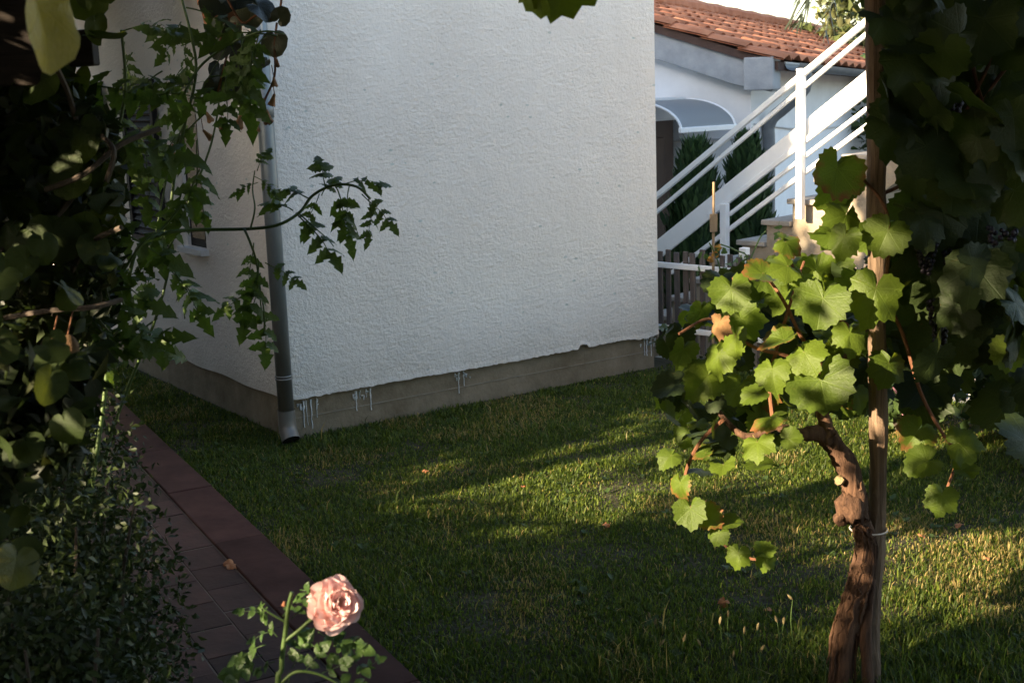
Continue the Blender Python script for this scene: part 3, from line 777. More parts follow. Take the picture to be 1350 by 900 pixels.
# ------------------------------------------------------------------ picket fence on the lawn edge
fence = thing('picket_fence', FC, 'low weathered wooden picket fence with white rails beside the house corner', 'fence')
s = 0.02; k = 0
while s < 3.9:
    h = 0.735 + rnd.uniform(-.02, .02); w = 0.038 + rnd.uniform(-.004, .004)
    MB().box((s, 0.0, 0.06), (s + w, 0.016, h), (FC, FD + Z * 0.0, FN, Z + FD * rnd.gauss(0, .012))).build('picket', M['picket'], fence, bevel=.003)
    s += 0.072 + rnd.uniform(-.006, .006); k += 1
for z, hh in ((0.635, 0.036), (0.215, 0.034)):
    MB().box((0.0, -0.028, z - hh / 2), (4.0, -0.002, z + hh / 2), (FC, FD, FN, Z)).build('rail', M['white'], fence, bevel=.004)
for s in (0.66, 2.2, 3.7):
    MB().box((s, 0.018, -.02), (s + .05, 0.068, 0.78), (FC, FD, FN, Z)).build('fence_post', M['white'], fence, bevel=.004)

# ------------------------------------------------------------------ lawn grass
def path_w(x, y): return (x - PO.x) * PW.x + (y - PO.y) * PW.y
def lawn_ok(x, y):
    w = path_w(x, y)
    fr = (x - HA.x) * HW.x + (y - HA.y) * HW.y; dp_ = (x - HA.x) * HL.x + (y - HA.y) * HL.y
    in_house = (fr > -0.0) & (dp_ > 0.0)
    fn = (x - FC.x) * FN.x + (y - FC.y) * FN.y
    return (w < 0.03 * np.sin(x * 23 + y * 9) * np.sin(y * 31) + 0.012) & (~in_house) & (fn < -0.0)
def vnoise(x, y, f, seed):
    g = np.random.default_rng(seed); T = g.random((64, 64))
    X, Y = (x * f) % 64, (y * f) % 64; xi, yi = X.astype(int), Y.astype(int); fx, fy = X - xi, Y - yi
    fx = fx * fx * (3 - 2 * fx); fy = fy * fy * (3 - 2 * fy); x2, y2 = (xi + 1) % 64, (yi + 1) % 64
    return (T[xi, yi] * (1 - fx) + T[x2, yi] * fx) * (1 - fy) + (T[xi, y2] * (1 - fx) + T[x2, y2] * fx) * fy
def make_grass(N, x0, x1, y0, y1, seed, hmul=1.0, keep=None):
    g = np.random.default_rng(seed)
    x = g.uniform(x0, x1, N); y = g.uniform(y0, y1, N)
    ok = lawn_ok(x, y) & (np.abs(x) < 0.43 * y + 0.5)
    dn = 0.55 * vnoise(x, y, 2.1, 3) + 0.45 * vnoise(x, y, 7.3, 4)
    ok &= g.random(N) < np.clip(dn * 2.6 - 0.25, 0.3, 1)
    if keep is not None: ok &= keep(x, y, g)
    x, y, dn = x[ok], y[ok], dn[ok]; n = len(x)
    h = (0.009 + 0.022 * g.random(n) ** 2.0) * (0.45 + 1.1 * dn) * hmul
    tall = g.random(n) < 0.018; h = np.where(tall, h * 1.9, h)
    a = g.uniform(0, 2 * np.pi, n); lean = g.uniform(0.2, 1.0, n) * h
    dx, dy = np.cos(a), np.sin(a); px, py_ = -dy, dx
    w = g.uniform(0.0009, 0.0021, n) * (1 + 0.12 * y)
    def P(t, ww, zf): return np.stack([x + dx * lean * t * t + px * ww, y + dy * lean * t * t + py_ * ww, h * zf], 1)
    V = np.stack([P(0, -w, -0.05), P(0, w, -0.05), P(0.55, -w * .8, 0.62), P(0.55, w * .8, 0.62), P(1.0, 0 * w, 0.92)], 1).reshape(-1, 3)
    i = np.arange(n)[:, None] * 5
    F = np.concatenate([i + np.array([[0, 1, 3]]), i + np.array([[0, 3, 2]]), i + np.array([[2, 3, 4]])], 0)
    green = np.array([[0.046, 0.076, 0.010], [0.066, 0.100, 0.013], [0.118, 0.150, 0.020], [0.038, 0.060, 0.009]])
    dry = np.array([[0.30, 0.225, 0.085], [0.21, 0.17, 0.065]])
    patch = vnoise(x, y, 3.1, 9)
    dry_or_lit = g.random(n) < np.clip((patch - 0.56) * 1.2, 0.03, 0.38) + 0.20 * np.exp(-((x - 1.75) / .75) ** 2 - ((y - 4.95) / .55) ** 2)  # last term adds straw blades that also brighten the sunlit lawn patch
    col = np.where(dry_or_lit[:, None], dry[g.integers(0, 2, n)], green[g.integers(0, 4, n)]) * g.uniform(0.75, 1.25, (n, 1))
    return V, F, np.repeat(col, 5, 0)
V, F, C = make_grass(880000, -3.2, 4.2, 3.0, 9.0, 5)
V2, F2, C2 = make_grass(16000, 0.1, 2.3, 3.1, 4.7, 6, 2.1, lambda x, y, g: (vnoise(x, y, 3, 12) > 0.45) & (x - y * .0 < 1.6))
for V2, F2, C2 in ((V2, F2, C2), make_grass(150000, -3.0, 4.0, 3.4, 8.8, 8, 1.75, lambda x, y, g: vnoise(x, y, 4.3, 17) > 0.66)):
    F = np.concatenate([F, F2 + len(V)], 0); V = np.concatenate([V, V2]); C = np.concatenate([C, C2])
tag(link(np_mesh('grass', V, F, M['grass'], C), 'grass'), 'short uneven green lawn grass with dry straw patches', 'grass', kind='stuff')
#---PLANTS---
# ------------------------------------------------------------------ foliage behind the fence
def conifer(u, Y, w, top_v, label, seed):
    p = at(u, 300, Y); top = at(u, top_v, Y).z
    base = Vector((p.x, Y, YARD)); H = top - YARD
    t = thing('conifer_shrub', base, label, 'shrub', 'upright conifers below the stairs')
    MB().tube([base, base + Z * H * 0.5, base + Z * H * 0.9], [0.05, 0.03, 0.01], 6).build('trunk', M['trunk'], t)
    g = np.random.default_rng(seed); n = 9000
    h = g.random(n) ** 0.8; a = g.uniform(0, 2 * np.pi, n)
    lob = 0.75 + 0.25 * np.sin(a * 5 + seed) * np.sin(h * 14 + seed)
    rad = w * (1 - 0.62 * h ** 2.2) * (1 - (h > .85) * (h - .85) * 3.5) * lob * np.sqrt(g.uniform(0.25, 1, n))
    c = np.stack([base.x + rad * np.cos(a), base.y + rad * np.sin(a), YARD + 0.05 + H * h], 1)
    L = g.uniform(0.05, 0.13, n)[:, None]; out = np.stack([np.cos(a) * .35, np.sin(a) * .35, np.ones(n)], 1) + g.normal(0, .18, (n, 3))
    sd_ = np.stack([-np.sin(a), np.cos(a), 0 * a], 1) * 0.012 + g.normal(0, .004, (n, 3))
    V = np.stack([c - sd_, c + sd_, c + out * L * .6 + sd_ * 1.2, c + out * L * .6 - sd_ * 1.2, c + out * L], 1).reshape(-1, 3)
    i = np.arange(n)[:, None] * 5
    F = np.concatenate([i + np.array([[0, 1, 2]]), i + np.array([[0, 2, 3]]), i + np.array([[3, 2, 4]])], 0)
    pal = np.array([[0.030, 0.062, 0.020], [0.045, 0.085, 0.028], [0.024, 0.05, 0.02]])
    link(np_mesh('sprays', V - np.array(base), F, M['conifer'], np.repeat(pal[g.integers(0, 3, n)], 5, 0)), 'crown', t)
conifer(918, 10.5, 0.36, 205, 'bushy dark conifer below the white handrails, nearer the brown door', 1)
conifer(985, 10.6, 0.33, 196, 'dark upright conifer below the white board, nearer the stair treads', 2)
def broadtree(base, H, rad, zc, nleaf, size, cols, label, name='garden_tree', seed=0, squash=1.0, group=None, boxes=None):
    t = thing(name, base, label, 'tree', group); rr = random.Random(seed); g = np.random.default_rng(seed)
    base = Vector(base)
    trunk = MB().tube(spline([base, base + Z * H * .3 + Vector((.06, .05, 0)), base + Z * H * .62, base + Z * H * .85], 4), lerp_list([0.03 * H, 0.02 * H, 0.008 * H], 13), 9, noise=.08)
    for k in range(7):
        a = k * 0.9 + rr.random(); s = base + Z * H * rr.uniform(.35, .7); q = s + Vector((math.cos(a), math.sin(a), rr.uniform(.3, .8))) * rad * .8
        trunk.tube(spline([s, (s + q) / 2 + Z * .1, q], 3), lerp_list([0.01 * H, 0.003 * H], 7), 5)
    trunk.build('trunk', M['trunk'], t, smooth=True)
    if boxes is None:
        cl = [(base + Z * zc + Vector((g.normal(0, .5), g.normal(0, .5), g.normal(0, .45))) * rad, rad * g.uniform(.28, .5)) for _ in range(34)]
        pts = []
        for c, r in cl:
            d = g.normal(size=(nleaf // 34, 3)); d /= np.linalg.norm(d, axis=1, keepdims=True)
            pts.append(np.array(c) + d * r * g.uniform(.5, 1, (len(d), 1)) * np.array([1, 1, squash]))
        pts = np.concatenate(pts)
    else:
        pts = []
        vol = [(b_[1] - b_[0]) * (b_[3] - b_[2]) * (b_[5] - b_[4]) for b_ in boxes]
        for b_, v_ in zip(boxes, vol):
            k = int(nleaf * v_ / sum(vol)); pts.append(np.stack([g.uniform(b_[0], b_[1], k), g.uniform(b_[2], b_[3], k), g.uniform(b_[4], b_[5], k)], 1))
        pts = np.concatenate(pts); pts += g.normal(0, .09, pts.shape)
    link(leaf_cloud(pts - np.array(base), size, cols, seed, name='crown'), 'crown', t)
    return t
OLIVE = [(0.09, 0.11, 0.045), (0.13, 0.13, 0.05), (0.07, 0.09, 0.03)]
DARK = [(0.03, 0.055, 0.016), (0.045, 0.075, 0.02), (0.025, 0.045, 0.014)]
p = at(1122, 60, 19.0)
broadtree((p.x, 19.0, YARD), 3.6, 0.85, 2.9, 2600, 0.16, OLIVE, 'pale olive-green tree top rising behind the tiled roof', seed=4)
p = at(1225, 60, 15.0)
broadtree((p.x, 15.0, YARD), 3.2, 0.8, 2.3, 2600, 0.14, DARK, 'green leafy tree seen between the post and the grape leaves', seed=6)
# palm crown: only hanging frond tips reach the picture beside the post
pb = at(1158, 0, 17.0); pb = Vector((pb.x, 17.0, YARD))
palm = thing('palm_tree', pb, 'palm with spiky hanging frond tips at the top edge beside the post', 'palm')
MB().tube([pb, pb + Z * 2.4, pb + Z * 4.4], [0.13, 0.11, 0.10], 10, noise=.1).build('trunk', M['trunk'], palm)
for k in range(13):
    a = k * 2 * math.pi / 13; d = Vector((math.cos(a), math.sin(a), 0)); q = [pb + Z * 4.4 + d * (r_ * .8) + Z * (0.55 * r_ - 1.05 * r_ * r_) for r_ in np.linspace(0, 1.5, 9)]
    fb = MB().tube(q, lerp_list([.015, .004], 9), 4)
    for j in range(1, 9):
        for sgn in (-1, 1):
            sdv = d.cross(Z) * sgn; tip = q[j] + sdv * .22 + d * .2 - Z * 0.32
            fb.add([q[j] - d * .018, q[j] + d * .018, tip], [(0, 1, 2)])
            m_ = (q[j] + q[j - 1]) / 2; fb.add([m_ - d * .018, m_ + d * .018, m_ + sdv * .2 + d * .16 - Z * .34], [(0, 1, 2)])
    fb.build('frond', M['begonia'], palm)

# ------------------------------------------------------------------ unseen hedges, trees and arbours added to shade the garden
hedge = thing('lawn_shade_hedge', (-4.3, 2, 0), 'unseen hedge added left of the garden, stepped in height to shade the lawn', 'hedge')
hb = [(-4.7, -4.0, -6, 0.30, 0, 2.42), (-4.7, -4.0, 0.30, 2.0, 0, 1.98), (-4.7, -4.0, 2.0, 2.9, 0, 1.55), (-4.7, -4.0, 2.9, 3.9, 0, 1.36), (-4.7, -4.0, 3.95, 4.7, 0, 3.15)]  # section heights chosen for where shade falls on lawn and vine
b = MB()
for q in hb: b.box((q[0] + .12, q[2], 0), (q[1] - .12, q[3], q[5] - .10))
b.build('opaque_core', M['trunk'], hedge)  # solid boxes inside the hedge to stop light leaking through
g = np.random.default_rng(3); pts = []
for q in hb:
    k = int(5200 * (q[3] - q[2])); 
    if q[3] <= 0.76: k = 12000
    x = np.where(g.random(k) < .5, g.normal(q[0] + .05, .07, k), g.normal(q[1] - .05, .07, k)); z = g.uniform(0, q[5], k)
    topm = g.random(k) < .35
    z = np.where(topm, q[5] + g.normal(0.0, .12, k), z); x = np.where(topm, g.uniform(q[0], q[1], k), x)
    pts.append(np.stack([x, g.uniform(q[2], q[3], k), z], 1))
for _ in range(15):        # loose shoots added above the hedge top to dapple the lawn
    c_ = np.array([g.uniform(-4.5, -4.1), g.uniform(2.5, 3.95), g.uniform(1.45, 2.15)]); pts.append(c_ + g.normal(0, 1, (60, 3)) * np.array([.06, .13, .06]))
for _ in range(10):
    c_ = np.array([g.uniform(-4.5, -4.1), g.uniform(.5, 2.3), g.uniform(2.0, 2.3)]); pts.append(c_ + g.normal(0, 1, (50, 3)) * np.array([.06, .10, .06]))
pts = np.concatenate(pts)
link(leaf_cloud(pts - np.array((-4.3, 2, 0)), 0.085, DARK, 8, name='foliage'), 'foliage', hedge)
broadtree((-4.6, -1.6, 0), 5.2, 1.6, 3.8, 20000, 0.12, DARK, 'unseen tree crown added left of the camera to shade the right-hand vine', seed=11,
          boxes=[(-4.5, -3.7, -3.5, -0.1, 3.1, 5.6), (-4.5, -3.7, -0.1, 1.1, 3.68, 5.6)])  # added crown boxes, cut to leave sun on the lit vine leaves
lh = thing('wall_shade_hedge', (-4.65, 6.8, 0), 'unseen dense hedge added left of the path to shade the house wall', 'hedge')
MB().box((-4.9, 4.53, 0), (-4.4, 9.0, 4.7)).build('opaque_core', M['trunk'], lh)  # solid core added to keep the left house wall in shade
g = np.random.default_rng(36); k = 26000
link(leaf_cloud(np.stack([g.uniform(-.45, .45, k), g.uniform(-2.32, 2.25, k), g.uniform(0, 4.85, k)], 1), .11, DARK, 37, name='foliage'), 'foliage', lh)
broadtree((-4.8, 2.9, 0), 4.4, 1.6, 3.0, 8000, 0.12, DARK, 'unseen small tree crown added beside the camera to shade the tomato plants', seed=13,
          boxes=[(-4.5, -4.15, 1.2, 2.4, 3.1, 4.4)])  # crown box added where it keeps the tomato plants shaded

bh2 = thing('sky_block_hedge', (1.5, -5, 0), 'unseen hedge added behind the camera to block low sky light', 'hedge')
MB().box((-3.0, -5.5, 0), (7.0, -4.9, 3.3)).build('opaque_core', M['trunk'], bh2)  # solid core added behind the camera against low sky light
g = np.random.default_rng(33); k = 30000
link(leaf_cloud(np.stack([g.uniform(-4.6, 5.6, k), g.uniform(-.6, .3, k), g.uniform(0, 3.5, k)], 1), .10, DARK, 34, name='foliage'), 'foliage', bh2)
def arbour(name, label, rafters, boxes, n, seed, posts):
    c = Vector(((boxes[0][0] + boxes[0][1]) / 2, (boxes[0][2] + boxes[0][3]) / 2, 0)); t = thing(name, c, label, 'arbour')
    for p_, q_ in rafters: MB().bar(p_, q_, .07, .09).build('rafter', M['post'], t)
    for p_ in posts: MB().box((p_[0] - .04, p_[1] - .04, -.02), (p_[0] + .04, p_[1] + .04, p_[2])).build('post', M['post'], t)
    g = np.random.default_rng(seed); pts = []; ar = [(b_[1] - b_[0]) * (b_[3] - b_[2]) for b_ in boxes]
    for b_, a_ in zip(boxes, ar):
        k = int(n * a_ / sum(ar)); pts.append(np.stack([g.uniform(b_[0], b_[1], k), g.uniform(b_[2], b_[3], k), g.uniform(b_[4], b_[5], k)], 1))
    link(leaf_cloud(np.concatenate(pts) - np.array(c), .14, DARK, seed, .8, name='leaf_roof'), 'leaf_roof', t)
arbour('vine_shade_arbour', 'unseen vine-covered arbour roof over lawn and camera, sized to shade the vines',
       [(Vector((x, -3.1, 2.48)), Vector((x, 4.4, 2.48))) for x in (-1.3, 0.3, 1.8, 3.4)], [(-1.35, 3.6, -3.4, 4.3, 2.5, 2.78)], 33000, 81, [(3.4, 4.3, 2.44), (3.4, -2.9, 2.44), (-1.3, -2.9, 2.44)])  # unseen leaf roof, its extent set by the shade wanted below
arbour('kiwi_shade_arbour', 'unseen kiwi-covered arbour roof added over the path to darken the left wall',
       [(Vector((x, 6.5, 2.68)), Vector((x, 9.5, 2.68))) for x in (-4.12, -2.9)] + [(Vector((x, -1, 3.46)), Vector((x, 4.6, 3.46))) for x in (-3.5, -1.8)], [(-3.6, -1.7, 2.4, 4.6, 3.5, 3.8), (-4.1, -1.55, 6.6, 7.0, 2.7, 2.95), (-4.1, -1.9, 7.0, 7.7, 2.7, 2.95), (-4.1, -2.6, 7.7, 9.4, 2.75, 3.0), (-3.4, -1.6, -1, 2.4, 3.6, 3.9), (-4.3, -1.7, 4.6, 6.6, 4.6, 4.9)], 26000, 82, [(-4.1, 9.3, 2.64), (-4.12, 6.6, 2.64), (-3.5, 4.5, 3.42), (-3.5, -.9, 3.42)])  # unseen leaf roofs added at several heights to darken the left wall

# ------------------------------------------------------------------ shrubs against the fence on the right
def shrub(base, rad, H, n, size, cols, label, cat='shrub', name='garden_shrub', seed=0, group=None):
    base = Vector(base); t = thing(name, base, label, cat, group); g = np.random.default_rng(seed)
    st_ = MB()
    for k in range(6):
        a = k * 1.05 + g.random(); st_.tube([base, base + Vector((math.cos(a) * rad * .4, math.sin(a) * rad * .4, H * .5)), base + Vector((math.cos(a) * rad * .7, math.sin(a) * rad * .7, H * .9))], [.012, .008, .003], 5)
    st_.build('stem', M['trunk'], t)
    d = g.normal(size=(n, 3)); d /= np.linalg.norm(d, axis=1, keepdims=True)
    r = g.uniform(.35, 1, (n, 1)) * (1 + .25 * np.sin(d[:, :1] * 7 + seed) * np.sin(d[:, 1:2] * 6))
    pts = d * r * np.array([rad, rad, H * .5]) + np.array([0, 0, H * .55]); pts[:, 2] = np.abs(pts[:, 2])
    link(leaf_cloud(pts, size, cols, seed, .5, name='foliage'), 'foliage', t)
    return t
def bloom(parent, c, r, mat_, n=26, seed=0, name='flower_head'):
    rr = random.Random(seed); b = MB()
    for k in range(n):
        d = Vector((rr.gauss(0, 1), rr.gauss(0, 1), rr.gauss(0.3, 1))).normalized(); s = r * rr.uniform(.35, .55)
        q = Vector(c) + d * r * .75; a = d.cross(Vector((.3, .5, .2))).normalized(); e = d.cross(a)
        b.add([q - a * s, q + d * s * .35 - e * s, q + a * s, q + d * s * .35 + e * s, q + d * s * .15], [(0, 1, 4), (1, 2, 4), (2, 3, 4), (3, 0, 4)])
    return b.build(name, mat_, parent, smooth=True)
pfl = shrub((1.98, 6.45, 0), 0.26, 0.42, 700, 0.06, DARK, 'small pink-flowering bush beyond the vine post', 'flower bush', 'flowering_bush', 21)
for k, (u, v, r) in enumerate(((1199, 547, .042), (1186, 511, .034), (1209, 538, .026), (1191, 566, .020))):
    bloom(pfl, at(u, v, 6.25), r, M['pinkflower'], 30, k)
shrub((2.55, 6.35, 0), 0.42, 0.80, 2600, 0.075, DARK, 'dark leafy bush by the fence, left of two at the right edge', seed=22)
shrub((2.70, 5.75, 0), 0.38, 0.68, 2400, 0.075, DARK, 'dark leafy bush at the right edge, nearer of two', seed=23)

# stake with a thin rose shoot by the fence
sb = at(940, 420, 8.05); st = at(941, 240, 8.05)
stake = thing('garden_stake', Vector((sb.x, 8.05, 0)), 'thin cane stake standing upright in front of the picket fence', 'stake')
MB().tube([Vector((sb.x, 8.05, -.03)), (sb + st) / 2, st], [.010, .009, .008], 7).build('cane', M['bamboo'], stake)
MB().box((-.022, -.004, -.055), (.022, .016, .055), (at(941, 294, 8.03), Vector((1, 0, 0)), Vector((0, 1, 0)), Z)).build('tag', M['bamboo'], stake)
ms = thing('climbing_shoot', Vector((sb.x + .06, 8.0, 0)), 'thin leafy shoot with orange withered flowers climbing the cane stake', 'plant')
stems = [[(955, 420), (950, 360), (943, 335), (935, 320)], [(955, 420), (985, 345), (970, 330), (950, 322)], [(955, 420), (990, 340), (1003, 312), (1010, 305)]]
for k, q in enumerate(stems):
    pts = [Vector((sb.x + .06, 8.0, 0.0))] + [at(u, v, 7.98) for u, v in q]
    MB().tube(spline(pts, 4), .005, 5).build('stem', M['greenstem'], ms)
for k in range(26):
    q = stems[k % 3]; j = rnd.randint(1, 3); u, v = q[j]; n_, tp = leaf_pose(rnd, .7)
    place(rosel_meshes[k % 3], 'leaf', ms, at(u + rnd.uniform(-22, 22), v + rnd.uniform(-14, 40), 7.98 + rnd.uniform(-.05, .05)), n_, tp + Vector((rnd.uniform(-1, 1), 0, .3)), rnd.uniform(.06, .10))
for k, (u, v) in enumerate(((943, 336), (947, 326), (937, 342))): bloom(ms, at(u, v, 7.95), .024, M['yflower'], 14, 40 + k)

# ------------------------------------------------------------------ grapevine with its post
VB = Vector((0.965, 3.70, 0)); VY = 3.80
wp = thing('wooden_post', Vector((1.06, 3.70, 0)), 'tall weathered wooden post carrying the grapevine', 'post')
pts = [Vector((1.060, 3.70, -.05)), at(1150, 800, 3.77), at(1158, 640, 3.82), at(1157, 450, 3.82), at(1156, 250, 3.83), at(1154, 0, 3.84), at(1153, -120, 3.85)]
b = MB(); sub = spline(pts, 6)
ring = []
sec = [(-.024, -.016), (-.012, -.026), (.010, -.027), (.023, -.016), (.026, .012), (.0, .026), (-.025, .016), (-.027, .0)]
for i, q in enumerate(sub):
    k = 1 + .07 * math.sin(i * .9) + .04 * math.sin(i * 2.3); ring += [q + Vector((sx_ * k + rnd.gauss(0, .0014), sy_ * k + rnd.gauss(0, .0014), 0)) for sx_, sy_ in sec]
n6 = 8; fs = []
for i in range(len(sub) - 1):
    for k in range(n6): fs.append((i * n6 + k, i * n6 + (k + 1) % n6, (i + 1) * n6 + (k + 1) % n6, (i + 1) * n6 + k))
fs.append(tuple(range((len(sub) - 1) * n6, len(sub) * n6)))
b.add(ring, fs); b.build('shaft', M['post'], wp)
vine = thing('grapevine', VB, 'old twisted grapevine trunk with broad leaves, tied to the wooden post', 'grapevine')
tp = [VB - Z * .04, at(1112, 850, 3.72), at(1123, 800, 3.73), at(1137, 755, 3.75), at(1141, 715, 3.77), at(1133, 685, 3.76), at(1128, 655, 3.75), at(1120, 625, 3.75), at(1105, 595, 3.75), at(1091, 573, 3.75)]
def bark_tube(pts, rad, name, parent, n=16, seed=0, amp=.12, sub=6):
    rr = random.Random(seed); sp_ = spline(pts, sub); m_ = len(sp_); rl = lerp_list(rad, m_)
    b = MB(); tw = rr.uniform(0, 6); base = MB().tube(sp_, rl, n, cap=True)
    vs = []
    for i in range(m_):
        for k in range(n):
            v = Vector(base.v[i * n + k]); a = 2 * math.pi * k / n + i * .12
            f = amp * (math.sin(3 * a + tw) * .6 + abs(math.sin(5 * a + i * .25)) * 1.0 - .5 + rr.gauss(0, .35) + .45 * math.sin(i * .7 + tw))
            vs.append(v + (v - sp_[i]) * f)
    b.add(vs, base.f); return b.build(name, M['bark'], parent, smooth=True)
bark_tube(tp, [.037, .036, .035, .033, .029, .027, .031, .033, .030, .028], 'trunk', vine, 26, 3, .16)
rr = random.Random(44); tsp = spline(tp, 6)
for k in range(26):        # loose strips of peeling bark
    i0_ = rr.randrange(2, 34); ln = rr.randrange(6, 16); a = rr.uniform(math.pi * .9, math.pi * 2.1); pts = []
    seg_ = tsp[i0_:i0_ + ln]
    if len(seg_) < 4: continue
    rl = lerp_list([.037, .036, .035, .033, .029, .027, .031, .033, .030, .028], len(tsp))
    for j, c in enumerate(seg_):
        a2 = a + .03 * j * rr.choice((-1, 1)); r_ = rl[i0_ + j] * (1.10 + (.18 if j in (0, len(seg_) - 1) else 0))
        pts.append(c + cright * math.cos(a2) * r_ + Vector((0, math.sin(a2) * r_, 0)))
    MB().tube(pts, [rr.uniform(.0025, .0055) * math.sin(math.pi * (j + .6) / (len(pts) + .2)) + .0008 for j in range(len(pts))], 5, noise=.25, seed=k).build('bark_strip', M['bark'], vine)
# second strand beside the post, the burl, a pale cut, forked arms
bark_tube([Vector((1.045, 3.66, -.03)), at(1141, 840, 3.70), at(1148, 780, 3.74), at(1151, 735, 3.785)], [.016, .017, .014, .006], 'root_strand', vine, 12, 5, .12)
def lump(name, c, rx, ry, rz_, m, seed, amp=.25, parent=None):
    rr = random.Random(seed); b = MB(); n, r_ = 12, 8; vs = []
    off = [rr.uniform(0, 6) for _ in range(4)]
    for i in range(r_ + 1):
        th = math.pi * i / r_
        for k in range(n):
            a = 2 * math.pi * k / n
            d = Vector((math.sin(th) * math.cos(a), math.sin(th) * math.sin(a), math.cos(th)))
            f = 1 + amp * (math.sin(3 * a + off[0] + 2 * th) * .5 + math.sin(4 * th + off[1] + a) * .5 + rr.gauss(0, .25))
            vs.append(Vector(c) + Vector((d.x * rx, d.y * ry, d.z * rz_)) * f)
    fs = [(i * n + k, i * n + (k + 1) % n, (i + 1) * n + (k + 1) % n, (i + 1) * n + k) for i in range(r_) for k in range(n)]
    return b.add(vs, fs).build(name, m, parent, smooth=True)
lump('burl', at(1120, 668, 3.735), .042, .04, .045, M['bark'], 4, .30, vine)
lump('burl', at(1108, 683, 3.73), .020, .022, .020, M['bark'], 6, .35, vine)
MB().tube([at(1108, 633, 3.73), at(1106.5, 633, 3.712)], [.016, .012], 9, noise=.3).build('cut_face', M['cut'], vine)
bark_tube([at(1093, 578, 3.75), at(1075, 571, 3.74), at(1055, 572, 3.72), at(1035, 566, 3.72), at(1022, 562, 3.72)], [.030, .024, .017, .014, .012], 'arm', vine, 10, 7, .12)
bark_tube([at(1092, 575, 3.75), at(1087, 555, 3.76), at(1083, 535, 3.78), at(1100, 500, 3.80), at(1135, 440, 3.84), at(1165, 390, 3.86)], [.028, .020, .015, .013, .011, .009], 'arm', vine, 10, 8, .10)
bark_tube([at(1022, 562, 3.72), at(985, 575, 3.74), at(955, 552, 3.78), at(925, 508, 3.84)], [.012, .010, .008, .006], 'arm', vine, 8, 9, .08)
canes = [
    [(1020, 562), (1015, 500), (1030, 440), (1045, 390), (1060, 345)], [(1100, 500), (1060, 450), (1035, 400), (1010, 365), (985, 350)],
    [(1100, 500), (1040, 470), (1000, 460), (965, 440), (935, 420), (895, 440)], [(1165, 390), (1172, 320), (1165, 270), (1130, 230), (1100, 215)],
    [(955, 552), (925, 580), (905, 620), (905, 660), (935, 690)], [(935, 690), (958, 720), (985, 735), (1012, 738)], [(1135, 440), (1090, 410), (1060, 380), (1040, 340)],
    [(1165, 390), (1190, 440), (1215, 520), (1245, 575), (1262, 600), (1246, 650)]]
for k, q in enumerate(canes):
    pts = [at(u, v, 3.76 + .05 * math.sin(j * 1.7 + k)) for j, (u, v) in enumerate(q)]
    MB().tube(spline(pts, 5), lerp_list([.0065, .004], len(q) * 5 - 4), 6).build('cane', M['cane'], vine)
PX = 1720.0
def img_dir(deg, back=0.0):
    a = R(deg); return cright * math.sin(a) + cup * math.cos(a) + fwd * back
# hand-set leaves: u, v (middle of the blade), length px, tip direction (deg, 0 up, 90 right), depth, look (x right, y up, towards camera)
HERO = [
 (1165, 316, 66, 205, 3.62, (-.35, .15, 1)), (1110, 322, 58, 200, 3.62, (-.5, .1, 1)), (1082, 408, 76, 190, 3.58, (-.35, .25, 1)), (1150, 398, 92, 195, 3.60, (-.2, .2, 1)),
 (1086, 518, 92, 165, 3.58, (-.4, .35, 1)), (1066, 474, 58, 150, 3.60, (-.5, .5, .8)), (1020, 497, 56, 170, 3.62, (-.5, .4, .8)), (1022, 452, 62, 250, 3.64, (-.3, .95, .5)),
 (990, 520, 46, 255, 3.64, (-.4, .8, .6)), (1012, 552, 62, 255, 3.62, (-.2, 1.0, .35)), (1046, 578, 36, 90, 3.58, (-.3, .4, .9)), (1002, 592, 52, 160, 3.62, (-.6, .7, .5)),
 (966, 392, 62, 170, 3.60, (-.5, .0, 1)), (945, 478, 62, 190, 3.75, (-.8, .2, .7)), (925, 505, 66, 220, 3.80, (.1, .3, 1)), (898, 470, 52, 200, 3.85, (.3, .1, 1)), (968, 455, 54, 190, 3.70, (-.9, .1, .5)),
 (1030, 356, 50, 240, 3.66, (.3, .6, .8)), (996, 362, 50, 260, 3.68, (.2, .7, .7)), (1058, 372, 46, 180, 3.70, (.3, .2, 1)), (1100, 238, 78, 195, 3.62, (.4, .0, 1)), (1044, 322, 46, 110, 3.66, (.2, .5, .8)),
 (896, 645, 44, 185, 3.66, (-.9, .1, .7)), (912, 680, 52, 170, 3.64, (-.5, .3, 1)), (938, 683, 48, 130, 3.66, (-.4, .4, .9)), (946, 708, 34, 200, 3.64, (-.5, .3, .9)), (968, 690, 40, 90, 3.66, (-.2, .9, .4)),
 (972, 736, 42, 190, 3.62, (-.4, .2, 1)), (1012, 728, 38, 100, 3.64, (-.2, .8, .6)), (1008, 742, 34, 190, 3.64, (-.4, .3, 1)), (880, 606, 38, 220, 3.72, (-.2, .7, .7)), (925, 600, 34, 240, 3.74, (-.3, .8, .4)),
 (1008, 612, 58, 95, 3.72, (-.1, 1.0, .25)), (1275, 586, 58, 100, 3.70, (-.2, .6, .8)), (1212, 612, 60, 250, 3.66, (-.3, .6, .8)), (1240, 662, 52, 190, 3.66, (-.3, .3, 1)), (1276, 622, 44, 110, 3.76, (-.1, .7, .7)),
 (1170, 490, 60, 190, 3.72, (.3, .1, 1)), (1205, 575, 56, 215, 3.80, (-.1, .3, 1)), (955, 620, 40, 170, 3.74, (-.3, .8, .4)), (1330, 470, 60, 180, 3.6, (-.2, .1, 1)), (1120, 450, 60, 180, 3.70, (.1, .4, .9)),
]
